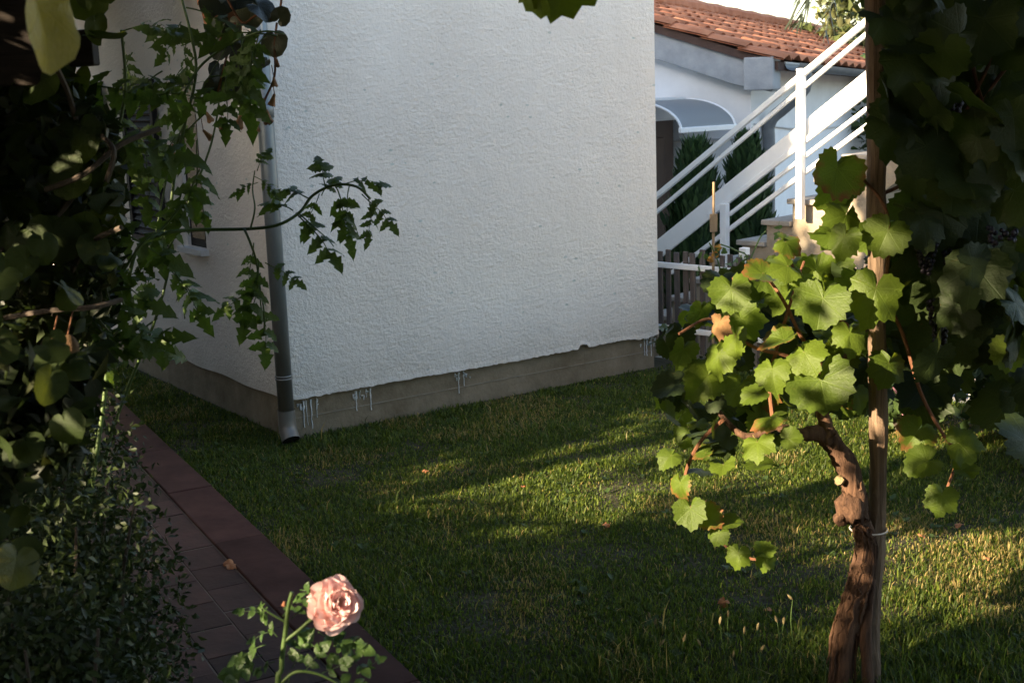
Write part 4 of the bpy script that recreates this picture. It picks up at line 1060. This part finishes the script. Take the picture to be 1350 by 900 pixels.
def vleaf(u, v, px, deg, Y, look, parent, k, me=None, stalk=True):
    n_ = cright * look[0] + cup * look[1] - fwd * look[2]
    size = px / PX * Y * 0.66
    d = img_dir(deg); c = at(u, v, Y) - d * size * 0.30
    o = place(me or vine_meshes[k % len(vine_meshes)], 'leaf', parent, c, n_, d, size, rnd.uniform(.82, 1.15))
    if stalk:
        q = c - d * size * .22 + fwd * size * .55 + Z * size * .05
        MB().tube([c, (c + q) / 2 + d * .004, q], [.0018, .0016, .002], 4).build('leaf_stalk', M['petiole'], parent)
    return o
k = 0
for h in HERO:
    vleaf(*h, vine, k); k += 1
def fill(parent, poly, n, Y0, Y1, px0, px1, seed, meshes, spread=.55, base=(-.3, .35, 1), k0=0, name='leaf'):
    rr = random.Random(seed); us = [p[0] for p in poly]; vs = [p[1] for p in poly]; c = 0; tries = 0
    while c < n and tries < 20000:
        tries += 1
        u, v = rr.uniform(min(us), max(us)), rr.uniform(min(vs), max(vs))
        if not in_poly(u, v, poly): continue
        Y = rr.uniform(Y0, Y1)
        look = [base[i] + rr.gauss(0, spread) for i in range(3)]
        size = rr.uniform(px0, px1) / PX * (Y0 + Y1) / 2 * .72
        n_ = cright * look[0] + cup * look[1] - fwd * look[2]; d = img_dir(rr.gauss(190, 45), rr.gauss(0, .3))
        place(meshes[rr.randrange(len(meshes))], name, parent, at(u, v, Y) - d * size * .3, n_, d, size, rr.uniform(.8, 1.15)); c += 1
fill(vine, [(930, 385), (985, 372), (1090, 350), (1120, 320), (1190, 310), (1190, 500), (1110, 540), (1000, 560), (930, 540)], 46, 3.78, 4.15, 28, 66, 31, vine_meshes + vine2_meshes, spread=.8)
fill(vine, [(960, 395), (1090, 350), (1190, 320), (1190, 510), (1110, 545), (1000, 545)], 40, 4.15, 4.6, 40, 84, 35, vine2_meshes)  # deep layer uses the dark-toned leaves in place of shade
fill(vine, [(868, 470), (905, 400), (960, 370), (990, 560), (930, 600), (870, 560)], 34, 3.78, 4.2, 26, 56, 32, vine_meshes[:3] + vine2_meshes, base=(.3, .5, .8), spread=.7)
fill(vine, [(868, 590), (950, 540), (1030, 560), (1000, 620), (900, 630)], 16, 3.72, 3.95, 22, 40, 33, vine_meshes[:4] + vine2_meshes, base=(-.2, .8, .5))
fill(vine, [(1085, 200), (1110, 190), (1120, 300), (1085, 320)], 6, 3.70, 3.9, 40, 64, 34, vine_meshes, base=(.3, .1, 1))
for u, v, px in ((948, 432, 40), (975, 378, 30)):
    vleaf(u, v, px, 190, 3.60, (-.6, .2, .8), vine, 0, vine_dry, False)
def grapes(parent, u, v, Y, L, n, seed):
    rr = random.Random(seed); b = MB(); c = at(u, v, Y); done = []
    tries = 0
    while len(done) < n and tries < 900:
        tries += 1
        t = rr.random(); rad = .038 * (1 - t * .75); a = rr.uniform(0, 6.28)
        q = c + Vector((math.cos(a) * rad, math.sin(a) * rad, -t * L))
        if any((q - w).length < .0125 for w in done): continue
        done.append(q); r = rr.uniform(.0075, .0092)
        vs = []; 
        for i in range(5):
            th = math.pi * i / 4
            for kk in range(8): vs.append(q + Vector((math.sin(th) * math.cos(kk * .785), math.sin(th) * math.sin(kk * .785), math.cos(th))) * r)
        b.add(vs, [(i * 8 + kk, i * 8 + (kk + 1) % 8, (i + 1) * 8 + (kk + 1) % 8, (i + 1) * 8 + kk) for i in range(4) for kk in range(8)])
    b.build('grape_cluster', M['grape'], parent, smooth=True)
# wire tie
b = MB(); tie = thing('wire_tie', at(1145, 697, 3.80), 'pale wire tie binding the vine trunk to the post', 'wire tie')
q = []
for k in range(25):
    a = 2 * math.pi * k / 24; c = at(1145, 697, 3.795); q.append(c + cright * math.cos(a) * .056 + Vector((0, math.sin(a) * .052, 0)))
MB().tube(q, .0028, 5).build('loop', M['wire'], tie)

# ------------------------------------------------------------------ second, shaded grapevine filling the right edge
vb2 = Vector((2.15, 4.35, 0))
vine2 = thing('grapevine', vb2, 'dense shaded grapevine curtain with dark grape bunches at the right edge', 'grapevine')
bark_tube([vb2 - Z * .04, vb2 + Vector((-.05, 0, .6)), vb2 + Vector((.02, -.05, 1.3)), vb2 + Vector((-.3, -.1, 1.9)), vb2 + Vector((-.9, -.3, 2.2))], [.05, .04, .032, .025, .018], 'trunk', vine2, 12, 15)
for kk, q in enumerate(([(1350, 60), (1290, 140), (1230, 250), (1170, 330)], [(1350, 270), (1300, 300), (1260, 330)], [(1270, 0), (1290, 120), (1330, 200)], [(1165, 255), (1200, 235), (1260, 170), (1330, 30)])):
    MB().tube(spline([at(u, v, 3.9) for u, v in q], 5), .006, 6).build('cane', M['cane'], vine2)
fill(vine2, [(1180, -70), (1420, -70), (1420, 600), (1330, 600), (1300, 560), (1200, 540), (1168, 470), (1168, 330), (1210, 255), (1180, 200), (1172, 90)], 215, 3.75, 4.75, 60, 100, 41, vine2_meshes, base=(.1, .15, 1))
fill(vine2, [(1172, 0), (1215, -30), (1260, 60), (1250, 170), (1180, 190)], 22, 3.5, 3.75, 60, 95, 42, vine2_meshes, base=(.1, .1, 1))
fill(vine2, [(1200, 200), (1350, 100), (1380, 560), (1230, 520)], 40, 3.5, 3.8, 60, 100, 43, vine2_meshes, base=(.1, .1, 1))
for kk, (u, v, Y, L) in enumerate(((1222, 305, 3.60, .12), (1262, 330, 3.64, .15), (1290, 345, 3.68, .16), (1322, 300, 3.6, .16), (1240, 395, 3.66, .14), (1256, 112, 3.66, .12))):
    grapes(vine2, u, v, Y + .1, L, 60, 60 + kk)

# a leaf shoot hanging from above at the top edge
hs_base = at(730, -90, 2.3)
hang = thing('hanging_vine_shoot', hs_base, 'single broad leaf hanging into the top edge over the white wall', 'vine shoot')
MB().tube(spline([hs_base + Z * .25, hs_base, at(728, -60, 2.3)], 4), .004, 6).build('cane', M['cane'], hang)
vleaf(742, -34, 150, 180, 2.3, (.25, -.1, 1), hang, 0, vine_meshes[0], False)
vleaf(703, -18, 100, 205, 2.28, (-.9, -.1, .5), hang, 0, vine_meshes[2], False)
#---LEFT---
# ------------------------------------------------------------------ left side: pergola, kiwi, tomatoes, hanging plant, ground cover, rose
perg = thing('garden_pergola', Vector((-2.4, 3.15, 0)), 'dark wooden pergola beam end at the upper left', 'pergola')
e0 = at(122, 62, 3.2)
MB().box((-1.6, 0, -.042), (0, 0.10, .042), (e0, Vector((0.985, 0.15, 0.05)).normalized(), Vector((-.15, .985, 0)), Z)).build('beam', M['beam'], perg, bevel=.004)
e1 = at(62, 52, 3.0)
MB().box((-1.3, 0, -.10), (0, .09, .10), (e1, Vector((0.99, 0.1, 0.0)).normalized(), Vector((-.1, .99, 0)), Z)).build('cross_beam', M['beam'], perg, bevel=.004)
MB().box((-2.45, 3.1, -.05), (-2.35, 3.2, 2.2)).build('post', M['beam'], perg, bevel=.004)
kb = Vector((-1.45, 3.1, 0))
kiwi = thing('kiwi_vine', kb, 'kiwi vine with large rounded dark leaves filling the left edge', 'vine')
bark_tube([kb, kb + Vector((.05, .1, .7)), kb + Vector((.1, 0, 1.3)), kb + Vector((.25, -.1, 1.9))], [.035, .028, .024, .018], 'trunk', kiwi, 10, 25)
for kk, q in enumerate(([(0, 330), (60, 300), (110, 230), (95, 140), (75, 90)], [(40, 500), (70, 420), (110, 330), (160, 300)], [(95, 140), (130, 175), (150, 200), (140, 240)], [(0, 420), (60, 410), (120, 405), (160, 395)], [(60, 250), (110, 230), (160, 190), (210, 170)])):
    MB().tube(spline([at(u, v, 3.0 + .1 * math.sin(kk + j)) for j, (u, v) in enumerate(q)], 5), .0065, 6).build('cane', M['trunk'], kiwi)
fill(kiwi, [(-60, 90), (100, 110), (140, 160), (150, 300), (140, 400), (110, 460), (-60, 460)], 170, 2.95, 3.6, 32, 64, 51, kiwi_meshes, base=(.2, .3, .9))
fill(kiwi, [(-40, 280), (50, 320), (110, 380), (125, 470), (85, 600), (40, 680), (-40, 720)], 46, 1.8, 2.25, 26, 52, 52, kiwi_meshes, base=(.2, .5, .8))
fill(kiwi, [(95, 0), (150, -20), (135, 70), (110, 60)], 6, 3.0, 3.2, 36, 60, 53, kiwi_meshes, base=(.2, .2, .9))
for (u, v, px, deg, Y, look) in ((68, 40, 150, 152, 1.6, (.95, .25, .2)),):
    n_ = cright * look[0] + cup * look[1] - fwd * look[2]; size = px / PX * Y * .62; d = img_dir(deg)
    place(kiwi_yellow, 'leaf', kiwi, at(u, v, Y) - d * size * .4, n_, d, size)['label'] = 'large yellow-green leaf catching the sun'
for (u, v, px, deg, Y, look) in ((14, 752, 74, 205, 1.95, (.7, .3, .6)), (36, 725, 62, 60, 1.98, (-.2, .6, .8))):
    n_ = cright * look[0] + cup * look[1] - fwd * look[2]; size = px / PX * Y * .62; d = img_dir(deg)
    place(kiwi_yellow if u < 30 else kiwi_meshes[0], 'leaf', kiwi, at(u, v, Y) - d * size * .4, n_, d, size)
def fruit(u, v, Y, h):
    c = at(u, v, Y)
    lump('kiwi_fruit', c, h * .36, h * .36, h * .52, M['kiwifruit'], u, .03, kiwi)
    MB().tube([c + Z * h * .5, c + Z * (h * .5 + .05) + Vector((.01, .02, 0))], .002, 5).build('fruit_stalk', M['cane'], kiwi)
fruit(71, 468, 2.9, .074); fruit(91, 460, 2.92, .066)

KD = [(0.016, 0.026, 0.008), (0.024, 0.036, 0.010), (0.012, 0.020, 0.007), (0.03, 0.036, 0.012)]
g = np.random.default_rng(55); off = []
for n_k, (xa, xb, ya, yb, za, zb_) in ((900, (-1.62, -1.25, 1.48, 1.88, .7, 2.35)), (60, (-1.6, -1.3, 1.92, 2.35, 1.1, 2.2)), (1500, (-2.2, -1.6, 2.2, 2.95, 1.75, 2.75))):  # unseen leaves added off to the left to shade near leaves and beam
    off.append(np.stack([g.uniform(xa, xb, n_k), g.uniform(ya, yb, n_k), g.uniform(za, zb_, n_k)], 1))
fp = []          # fine tangle of small leaves between the big ones
poly = [(-60, -40), (60, 60), (105, 105), (150, 150), (165, 260), (160, 380), (130, 500), (105, 600), (-60, 700)]
while len(fp) < 5200:
    u, v = g.uniform(-60, 170), g.uniform(-40, 700)
    if in_poly(u, v, poly): fp.append(at(u, v, g.uniform(3.0, 3.75) if v < 470 else g.uniform(2.0, 2.4)))
tag(link(leaf_cloud(np.array(fp) - np.array(kb), .050, KD, 56, .3, name='small_leaves'), 'small_leaves', kiwi), kind='stuff')
tag(link(leaf_cloud(np.concatenate(off) - np.array(kb), .10, KD, 57, .3, name='unseen_shade_leaves'), 'unseen_shade_leaves', kiwi), kind='stuff')
def tomato(name, label, base, stems, leaves, seed, Y):
    rr = random.Random(seed)
    t = thing(name, Vector(base), label, 'tomato plant', 'tomato plants against the left wall')
    for q, r in stems:
        pts = ([Vector(base)] if q[0][1] >= 700 else []) + [at(u, v, Y + (.03 * math.sin(j * 2 + seed))) for j, (u, v) in enumerate(q)]
        MB().tube(spline(pts, 5), lerp_list([r, r * .55], len(pts) * 5 - 4), 7).build('stem', M['greenstem'], t, smooth=True)
    for (u, v, px, deg, look) in leaves:
        n_ = cright * look[0] + cup * look[1] - fwd * look[2]
        Yl = Y + rr.uniform(-.08, .08)
        place(tom_meshes[rr.randrange(4)], 'leaf', t, at(u, v, Yl), n_, img_dir(deg, rr.uniform(-.2, .2)), px / PX * Yl)
    return t
Y1 = 3.7
b1 = at(110, 700, Y1); b1 = Vector((b1.x, Y1, 0))
tl = [  # the long branch in front of the wall
 (385, 278, 60, 330, (.1, .7, .7)), (392, 280, 78, 150, (.2, .6, .7)), (410, 262, 66, 315, (.1, .5, .8)), (432, 248, 62, 345, (.1, .3, .9)), (440, 244, 70, 160, (.2, .4, .9)), (450, 243, 62, 60, (.1, .6, .8)),
 (462, 245, 58, 190, (.1, .2, 1)), (478, 255, 56, 130, (.3, .3, .9)), (486, 262, 50, 170, (.6, .2, .7)), (425, 258, 50, 20, (.1, .4, .9)), (420, 255, 48, 200, (.2, .3, .9)),
 (338, 225, 40, 20, (.1, .3, .9)), (336, 232, 36, 120, (.2, .4, .8)), (340, 240, 34, 250, (.1, .4, .9)), (333, 320, 60, 185, (.1, .3, .9)), (342, 345, 66, 190, (.0, .3, .9)), (345, 360, 74, 200, (.3, .2, .9)), (345, 390, 76, 178, (.3, .1, .9)), (340, 375, 58, 235, (.1, .4, .9)), (350, 345, 50, 120, (.2, .4, .8))]
tomato('tomato_plant', 'tomato plant whose long branch reaches right across the drainpipe', b1,
       [([(110, 700), (130, 560), (160, 420), (180, 330), (215, 308), (260, 303), (320, 302), (365, 297), (395, 280), (412, 258), (440, 244), (470, 246), (488, 262)], .0065), ([(322, 302), (330, 320), (338, 345), (343, 380), (348, 410), (348, 440)], .004), ([(330, 302), (336, 275), (333, 250), (336, 225)], .003), ([(395, 282), (415, 300), (432, 315), (440, 325)], .0025)], tl, 3, Y1)
Y2 = 3.9
b2 = at(130, 700, Y2); b2 = Vector((b2.x, Y2, 0))
tl2 = []
rr = random.Random(77)
for (u, v) in ((245, 10), (240, 30), (250, 45), (238, 60), (255, 75), (242, 90), (262, 60), (275, 100), (250, 110), (215, 95), (230, 130), (165, 55), (175, 70), (160, 40)):
    tl2.append((u, v, rr.uniform(46, 78), rr.choice((250, 290, 110, 70, 200, 160)) + rr.uniform(-20, 20), (rr.gauss(0, .4), .4, .9)))
for (u, v) in ((300, 50), (320, 45), (345, 40), (352, 48), (365, 45), (330, 62), (300, 100), (285, 125), (270, 150), (255, 165), (262, 185), (258, 210), (250, 235), (240, 250), (265, 225), (235, 285), (215, 345), (228, 350), (200, 355), (195, 200), (170, 180), (210, 150), (230, 180), (160, 160), (150, 130)):
    tl2.append((u, v, rr.uniform(52, 88), rr.gauss(185, 35), (rr.gauss(.1, .4), .3, .9)))
tomato('tomato_plant', 'tall tomato plant with drooping leaves in front of the shuttered window', b2,
       [([(130, 700), (140, 600), (165, 520), (205, 420), (225, 340), (222, 300)], .0065), ([(222, 300), (235, 200), (258, 100), (250, 40), (240, 0), (236, -30)], .0055), ([(240, 130), (262, 90), (300, 60), (345, 42), (375, 45)], .0045), ([(205, 310), (235, 180), (300, 60)], .003), ([(222, 330), (270, 215), (285, 160), (290, 120)], .004)], tl2, 5, Y2)
Y3 = 3.4
b3 = at(110, 740, Y3); b3 = Vector((b3.x, Y3, 0)); tl3 = []
for k in range(46):
    u, v = rr.uniform(85, 235), rr.uniform(100, 470)
    if u + max(0, v - 300) * .45 > 225 or (u > 160 and 200 < v < 350): continue
    tl3.append((u, v, rr.uniform(60, 110), rr.gauss(180, 60), (rr.gauss(.1, .5), .35, .9)))
tomato('tomato_plant', 'shaded bushy tomato plant tangled into the leaves at the left edge', b3,
       [([(110, 740), (120, 650), (140, 500), (140, 400), (130, 320), (150, 200), (165, 120), (160, 40)], .007), ([(140, 400), (180, 330), (215, 300), (240, 270)], .004), ([(130, 330), (100, 260), (95, 180)], .004)], tl3, 9, Y3)

# hanging plant by the drainpipe: pot, stick, dark leaves, dry flowers
YH = 4.0
hpv = at(318, 80, YH)
hpl = thing('hanging_plant', hpv, 'hanging plant with dark rounded leaves and dry brown flowers by the drainpipe', 'hanging plant')
b = MB(); prof = [(.045, -.16), (.068, -.02), (.075, -.018), (.075, .0), (.066, .0), (.06, -.03)]
pc_ = at(292, -2, YH + .15); vs = []
for r, z in prof:
    for k in range(16): vs.append(pc_ + Vector((r * math.cos(k * math.pi / 8), r * math.sin(k * math.pi / 8), z)))
b.add(vs, [(i * 16 + k, i * 16 + (k + 1) % 16, (i + 1) * 16 + (k + 1) % 16, (i + 1) * 16 + k) for i in range(5) for k in range(16)] + [tuple(range(15, -1, -1))])
b.build('pot', M['terracotta'], hpl, smooth=True)
MB().tube([pc_ + Vector((-.07, 0, 0)), pc_ + Z * .5], .002, 4).build('hanger', M['wire'], hpl)
MB().tube([pc_ + Vector((.07, 0, 0)), pc_ + Z * .5], .002, 4).build('hanger', M['wire'], hpl)
MB().tube([at(281, 133, YH), at(310, 102, YH), at(340, 70, YH)], .0075, 7).build('stick', M['post'], hpl)
MB().tube(spline([at(298, 100, YH - .01), at(303, 92, YH - .02), at(306, 101, YH - .02), at(299, 104, YH - .01), at(301, 93, YH - .02)], 4), .003, 5).build('twine', M['twine'], hpl)
for kk, q in enumerate(([(300, 0), (320, 30), (340, 20), (365, 25), (372, -10)], [(365, 30), (362, 60), (362, 100), (350, 130), (345, 145)], [(310, 30), (300, 70), (290, 110), (285, 130)])):
    MB().tube(spline([at(u, v, YH - .02) for u, v in q], 5), .0035, 5).build('stem', M['cane'], hpl)
for (u, v, px, deg) in ((310, 5, 70, 180), (285, 8, 60, 200), (275, 12, 42, 190), (352, 12, 58, 110), (300, 40, 46, 190), (284, 44, 50, 185), (295, 70, 50, 160), (312, 78, 46, 220), (322, 70, 44, 170), (362, 62, 50, 180), (288, 100, 44, 190), (296, 122, 42, 170), (310, 120, 40, 140), (322, 128, 36, 120), (330, 96, 36, 200), (345, 86, 30, 220), (278, 120, 40, 210), (330, 20, 60, 190), (300, -10, 70, 170), (372, 18, 36, 30)):
    n_ = cright * rnd.gauss(.1, .45) + cup * rnd.gauss(.2, .35) - fwd
    Yl = YH + rnd.uniform(-.06, .06); d = img_dir(deg); size = px / PX * Yl * .5
    place(beg_meshes[rnd.randrange(3)], 'leaf', hpl, at(u, v, Yl) - d * size * .4, n_, d, size)
pod = MB()
vs = []
for z, r in ((0, .004), (-.012, .006), (-.03, .010), (-.045, .013)):
    for k in range(8): vs.append((r * math.cos(k * .785) * (1 + .2 * (k % 2)), r * math.sin(k * .785) * (1 + .2 * (k % 2)), z + (.006 if k % 2 and z < -.04 else 0)))
pod.add(vs, [(i * 8 + k, i * 8 + (k + 1) % 8, (i + 1) * 8 + (k + 1) % 8, (i + 1) * 8 + k) for i in range(3) for k in range(8)])
pod_me = pod.mesh('dry_flower', M['drypod'])
for (u, v, s) in ((361, 102, .7), (362, 124, .9), (351, 145, 1.0), (352, 150, .8), (292, 155, .9), (318, 150, 1.1), (336, 158, .9), (272, 148, .8), (268, 172, .9), (365, 78, .6), (228, 190, .8)):
    place(pod_me, 'dry_flower', hpl, at(u, v, YH - .03), (rnd.gauss(.0, .25), rnd.gauss(0, .3), 1), (1, rnd.gauss(0, 1), 0), s * .95)
    MB().tube([at(u, v, YH - .03), at(u - 3, v - 16, YH - .02)], .0013, 4).build('flower_stalk', M['cane'], hpl)

for kk, (x, y, rad, H, lab) in enumerate(((-1.42, 3.55, .38, 1.28, 'farthest of three dark fine-leaved bushes left of the path'), (-1.16, 3.0, .34, 1.0, 'middle of three dark fine-leaved bushes left of the path'), (-1.0, 2.5, .27, .92, 'nearest of three dark fine-leaved bushes left of the path, at the bottom edge'))):
    shrub((x, y, 0), rad, H, 15000, .023, [(0.028, 0.044, 0.015), (0.04, 0.058, 0.018), (0.024, 0.036, 0.015)], lab, 'bush', 'low_bush', 24 + kk)
# low bushy plants with tiny white flowers spilling over the left of the path
g = np.random.default_rng(91)
def mound(x0, x1, y0, y1, hmax, n, size, seed, cols):
    g = np.random.default_rng(seed)
    x = g.uniform(x0, x1, n); y = g.uniform(y0, y1, n)
    w = (x - PO.x) * PW.x + (y - PO.y) * PW.y
    edge = 0.70 + 0.25 * vnoise(x + 20, y + 20, 2.3, seed)
    rise = np.clip((w - edge) / 0.30, 0, 1) ** .6
    top = hmax * rise * np.clip(1.35 - np.clip(y - 3.3, 0, 9) * .9, .28, 1) * (0.55 + 0.75 * vnoise(x + 9, y + 9, 3.1, seed + 1))
    ok = (w > edge) & (w < 2.4)
    z = top * g.uniform(.15, 1, n) ** .6
    return np.stack([x, y, z + .015], 1)[ok], top[ok]
pts, top = mound(-3.6, -0.5, 1.6, 7.4, 0.74, 120000, .03, 71, None)
GC = [(0.030, 0.052, 0.018), (0.045, 0.070, 0.022), (0.026, 0.042, 0.018), (0.05, 0.06, 0.03)]
gc = tag(link(leaf_cloud(pts, 0.030, GC, 72, .7, name='ground_cover'), 'ground_cover'), 'dark small-leaved ground cover with tiny white flowers along the path', 'ground cover', kind='stuff')
sel = pts[(np.random.default_rng(5).random(len(pts)) < .004)]
V = []; F = []
b = MB()
rr = random.Random(8)
for c in sel[:190]:
    c = Vector(c) + Z * .03; n_ = Vector((rr.gauss(.1, .4), rr.gauss(-.4, .4), 1)).normalized(); a = n_.cross(Vector((1, .2, 0))).normalized(); e = n_.cross(a); r = rr.uniform(.006, .011)
    ring = [c + (a * math.cos(q * math.pi / 5) + e * math.sin(q * math.pi / 5)) * r * (1 if q % 2 else .6) for q in range(10)]
    b.add([c - n_ * .002] + ring, [(0, 1 + q, 1 + (q + 1) % 10) for q in range(10)])
tag(b.build('ground_cover_flowers', M['wflower']), 'tiny white flowers scattered over the ground cover by the path', 'flowers', kind='stuff')

# rose bush in front
YR = 2.05
rb = at(372, 900, YR); rb = Vector((rb.x, YR, 0))
rose = thing('rose_bush', rb, 'rose bush with one large pale pink bloom above the path', 'rose bush')
def stem(q, r0, r1): MB().tube(spline([at(u, v, YR) if v < 1000 else Vector((rb.x, YR, 0)) for u, v in q], 5), lerp_list([r0, r1], len(q) * 5 - 4), 7).build('stem', M['greenstem'], rose, smooth=True)
stem([(372, 1300), (370, 960), (371, 880), (376, 835), (380, 800), (385, 780)], .0055, .003)
stem([(375, 845), (392, 832), (408, 818), (428, 803)], .0032, .0026)
stem([(371, 900), (390, 885), (420, 888), (448, 902)], .003, .002)
stem([(378, 820), (360, 810), (345, 800)], .002, .0015)
lv = [(345, 806, 30, 285), (352, 815, 34, 300), (372, 812, 34, 20), (384, 815, 36, 40), (390, 795, 30, 60), (366, 838, 34, 300), (350, 850, 46, 260), (345, 862, 50, 245), (362, 872, 34, 230), (380, 862, 44, 20), (384, 880, 46, 30), (402, 820, 40, 80), (420, 832, 42, 130), (432, 838, 44, 140), (410, 850, 36, 100), (440, 850, 44, 110), (455, 862, 36, 120), (400, 885, 40, 45), (425, 888, 40, 70), (440, 893, 40, 120), (478, 880, 26, 80), (396, 778, 36, 75), (335, 872, 40, 220), (380, 893, 44, 180), (330, 880, 36, 250), (356, 832, 30, 250)]
for (u, v, px, deg) in lv:
    n_ = cright * rnd.gauss(-.3, .4) + cup * rnd.gauss(.5, .3) - fwd * .7
    place(rosel_meshes[rnd.randrange(3)], 'leaf', rose, at(u, v, YR + rnd.uniform(-.03, .03) + (.07 if u > 395 and v < 848 else 0)), n_, img_dir(deg, rnd.gauss(0, .3)), px / PX * YR * 1.08)
MB().tube([at(374, 798, YR), at(375, 792, YR)], [.004, .0015], 6).build('bud', M['terracotta'], rose)
# bloom: layered cupped petals, facing right and slightly away
bc = at(442, 796, YR); axis = (cright * .38 + cup * .30 - fwd * .75).normalized()
a1 = axis.cross(Z).normalized(); a2 = axis.cross(a1)
def petal_mesh(seed, curl):
    rr = random.Random(seed); b = MB(); nu, nv = 7, 6; vs = []
    for j in range(nv):
        t = j / (nv - 1); w = .62 * math.sin(math.pi * (0.18 + .64 * t)) ** .8
        for i in range(nu):
            s = (i / (nu - 1) - .5) * 2
            y = t * (1 - .18 * s * s * t); x = s * w
            z = curl * (.55 * s * s * (1 - .4 * t)) + .35 * curl * t * (1 - t) * -1 - .22 * max(0, t - .65) * 2.2 + .06 * math.sin(5 * s + seed) * t + .05 * math.sin(9 * s + 2 * seed) * t ** 3
            vs.append((x, y, z))
    return b.add(vs, [(j * nu + i, j * nu + i + 1, (j + 1) * nu + i + 1, (j + 1) * nu + i) for j in range(nv - 1) for i in range(nu - 1)]).mesh('petal', M['rose'], smooth=True)
pet = [petal_mesh(k, c) for k, c in enumerate((.5, .7, .9, .6))]
bl = bpy.data.objects.new('bloom', None); COL.objects.link(bl); bl.parent = rose; bl.location = bc - rb
for ring_, (n_p, open_, size, back) in enumerate(((10, 1.5, .044, -.016), (12, 1.2, .045, -.010), (12, .9, .042, -.004), (11, .62, .037, .002), (9, .38, .031, .006), (6, .15, .025, .010))):
    for k in range(n_p):
        a = 2 * math.pi * (k + .37 * ring_) / n_p + rnd.gauss(0, .15); rad = a1 * math.cos(a) + a2 * math.sin(a)
        op = open_ + rnd.gauss(0, .14); tipd = rad * math.sin(op) + axis * math.cos(op); nn = axis * math.sin(op) - rad * math.cos(op)
        place(pet[rnd.randrange(4)], 'petal', bl, bc + axis * back + rad * .004, nn, tipd, 0.92 * size * rnd.uniform(.85, 1.15))
for k in range(5):
    a = k * 1.257; rad = a1 * math.cos(a) + a2 * math.sin(a)
    place(small_leaf, 'sepal', bl, bc - axis * .020, rad - axis * .3, rad * .8 - axis * .5, .030)

# foxtail grasses in the foreground and fallen leaves
fx = simple_leaf('grass_blade', M['roseleaf'], 1, .035, 0, .5, 3)
for k, (u, v, hh) in enumerate(((857, 815, 14), (863, 823, 12), (870, 850, 26), (901, 845, 26), (925, 808, 24), (924, 850, 22), (949, 822, 34), (960, 813, 24), (966, 866, 40), (981, 835, 30), (998, 830, 30), (1002, 858, 34), (1025, 820, 40), (1045, 790, 30), (1033, 822, 30))):
    gp = on_ground(u + rnd.uniform(-14, 14), min(v + hh + 35, 905)); top = at(u, v, gp.y - .02)
    t = thing('foxtail_grass', gp, 'foxtail grass stalk with a pale seed head near the vine foot', 'grass stalk', 'foxtail stalks left of the vine trunk')
    MB().tube(spline([gp, (gp + top) / 2 + Vector((rnd.uniform(-.01, .01), 0, .01)), top], 4), .0011, 4).build('stalk', M['greenstem'], t)
    d = (top - gp).normalized() + Vector((rnd.gauss(0, .3), 0, 0)); d.normalize()
    MB().tube([top, top + d * .008, top + d * .018, top + d * .026], [.0015, .0045, .004, .001], 7, noise=.15, seed=k).build('seed_head', M['seed'], t)
for k, (u, v, px, lab) in enumerate(((303, 743, 30, 'curled orange fallen leaf on the path tiles'), (305, 671, 14, 'brown fallen leaf on the shaded lawn edge right beside the path kerb'))):
    gp = on_ground(u, v, .04 if k == 0 else .02)
    o = place(fallen_me, 'fallen_leaf', None, gp, (0.1, -.2, 1), (.8, .5, 0), px / PX * gp.y * .6); tag(o, lab, 'leaf')
for u, v, lab in ((1215, 705, 'dry leaf in the sunlit grass, nearest to the right side of the post'), (1265, 690, 'dry leaf at the far edge of the sunlit grass right of the post'),
                  (1012, 802, 'dry leaf among the foxtail stalks left of the vine trunk'), (955, 792, 'dry leaf in the shade just left of the foxtail stalks'),
                  (690, 640, 'dry leaf on the lit lawn streak in the middle of the lawn'), (800, 690, 'dry leaf between the mid-lawn light streak and the low vine leaves'),
                  (560, 620, 'dry leaf at the left end of the lit lawn streak'), (1300, 735, 'dry leaf in the sunlit grass nearest the right edge')):
    gp = on_ground(u, v, .022)
    tag(place(fallen_me, 'fallen_leaf', None, gp, (rnd.gauss(0, .3), rnd.gauss(-.2, .3), 1), (rnd.gauss(0, 1), rnd.gauss(0, 1), 0), rnd.uniform(.018, .030)), lab, 'leaf', 'dry leaves scattered on the lawn')
# broad-leaved weeds scattered in the lawn
b = MB(); rr = random.Random(15); cnt = 0
while cnt < 240:
    x, y = rr.uniform(-1.6, 3.2), rr.uniform(3.6, 8.2)
    if not bool(lawn_ok(np.array([x]), np.array([y]))[0]): continue
    cnt += 1
    for k in range(rr.randint(3, 6)):
        a = rr.uniform(0, 6.28); L = rr.uniform(.014, .034); vs, fs = leaflet_geo(L, L * .32, 0, rr.uniform(.0, .4), k, 4); up = rr.uniform(.1, .9)
        b.add([(x + vx * math.cos(a) - vy * math.sin(a), y + vx * math.sin(a) + vy * math.cos(a), .008 + vz + vy * up) for vx, vy, vz in vs], fs)
tag(b.build('lawn_weeds', M['tomato'], smooth=True), 'small broad-leaved weeds scattered through the lawn', 'weeds', kind='stuff')
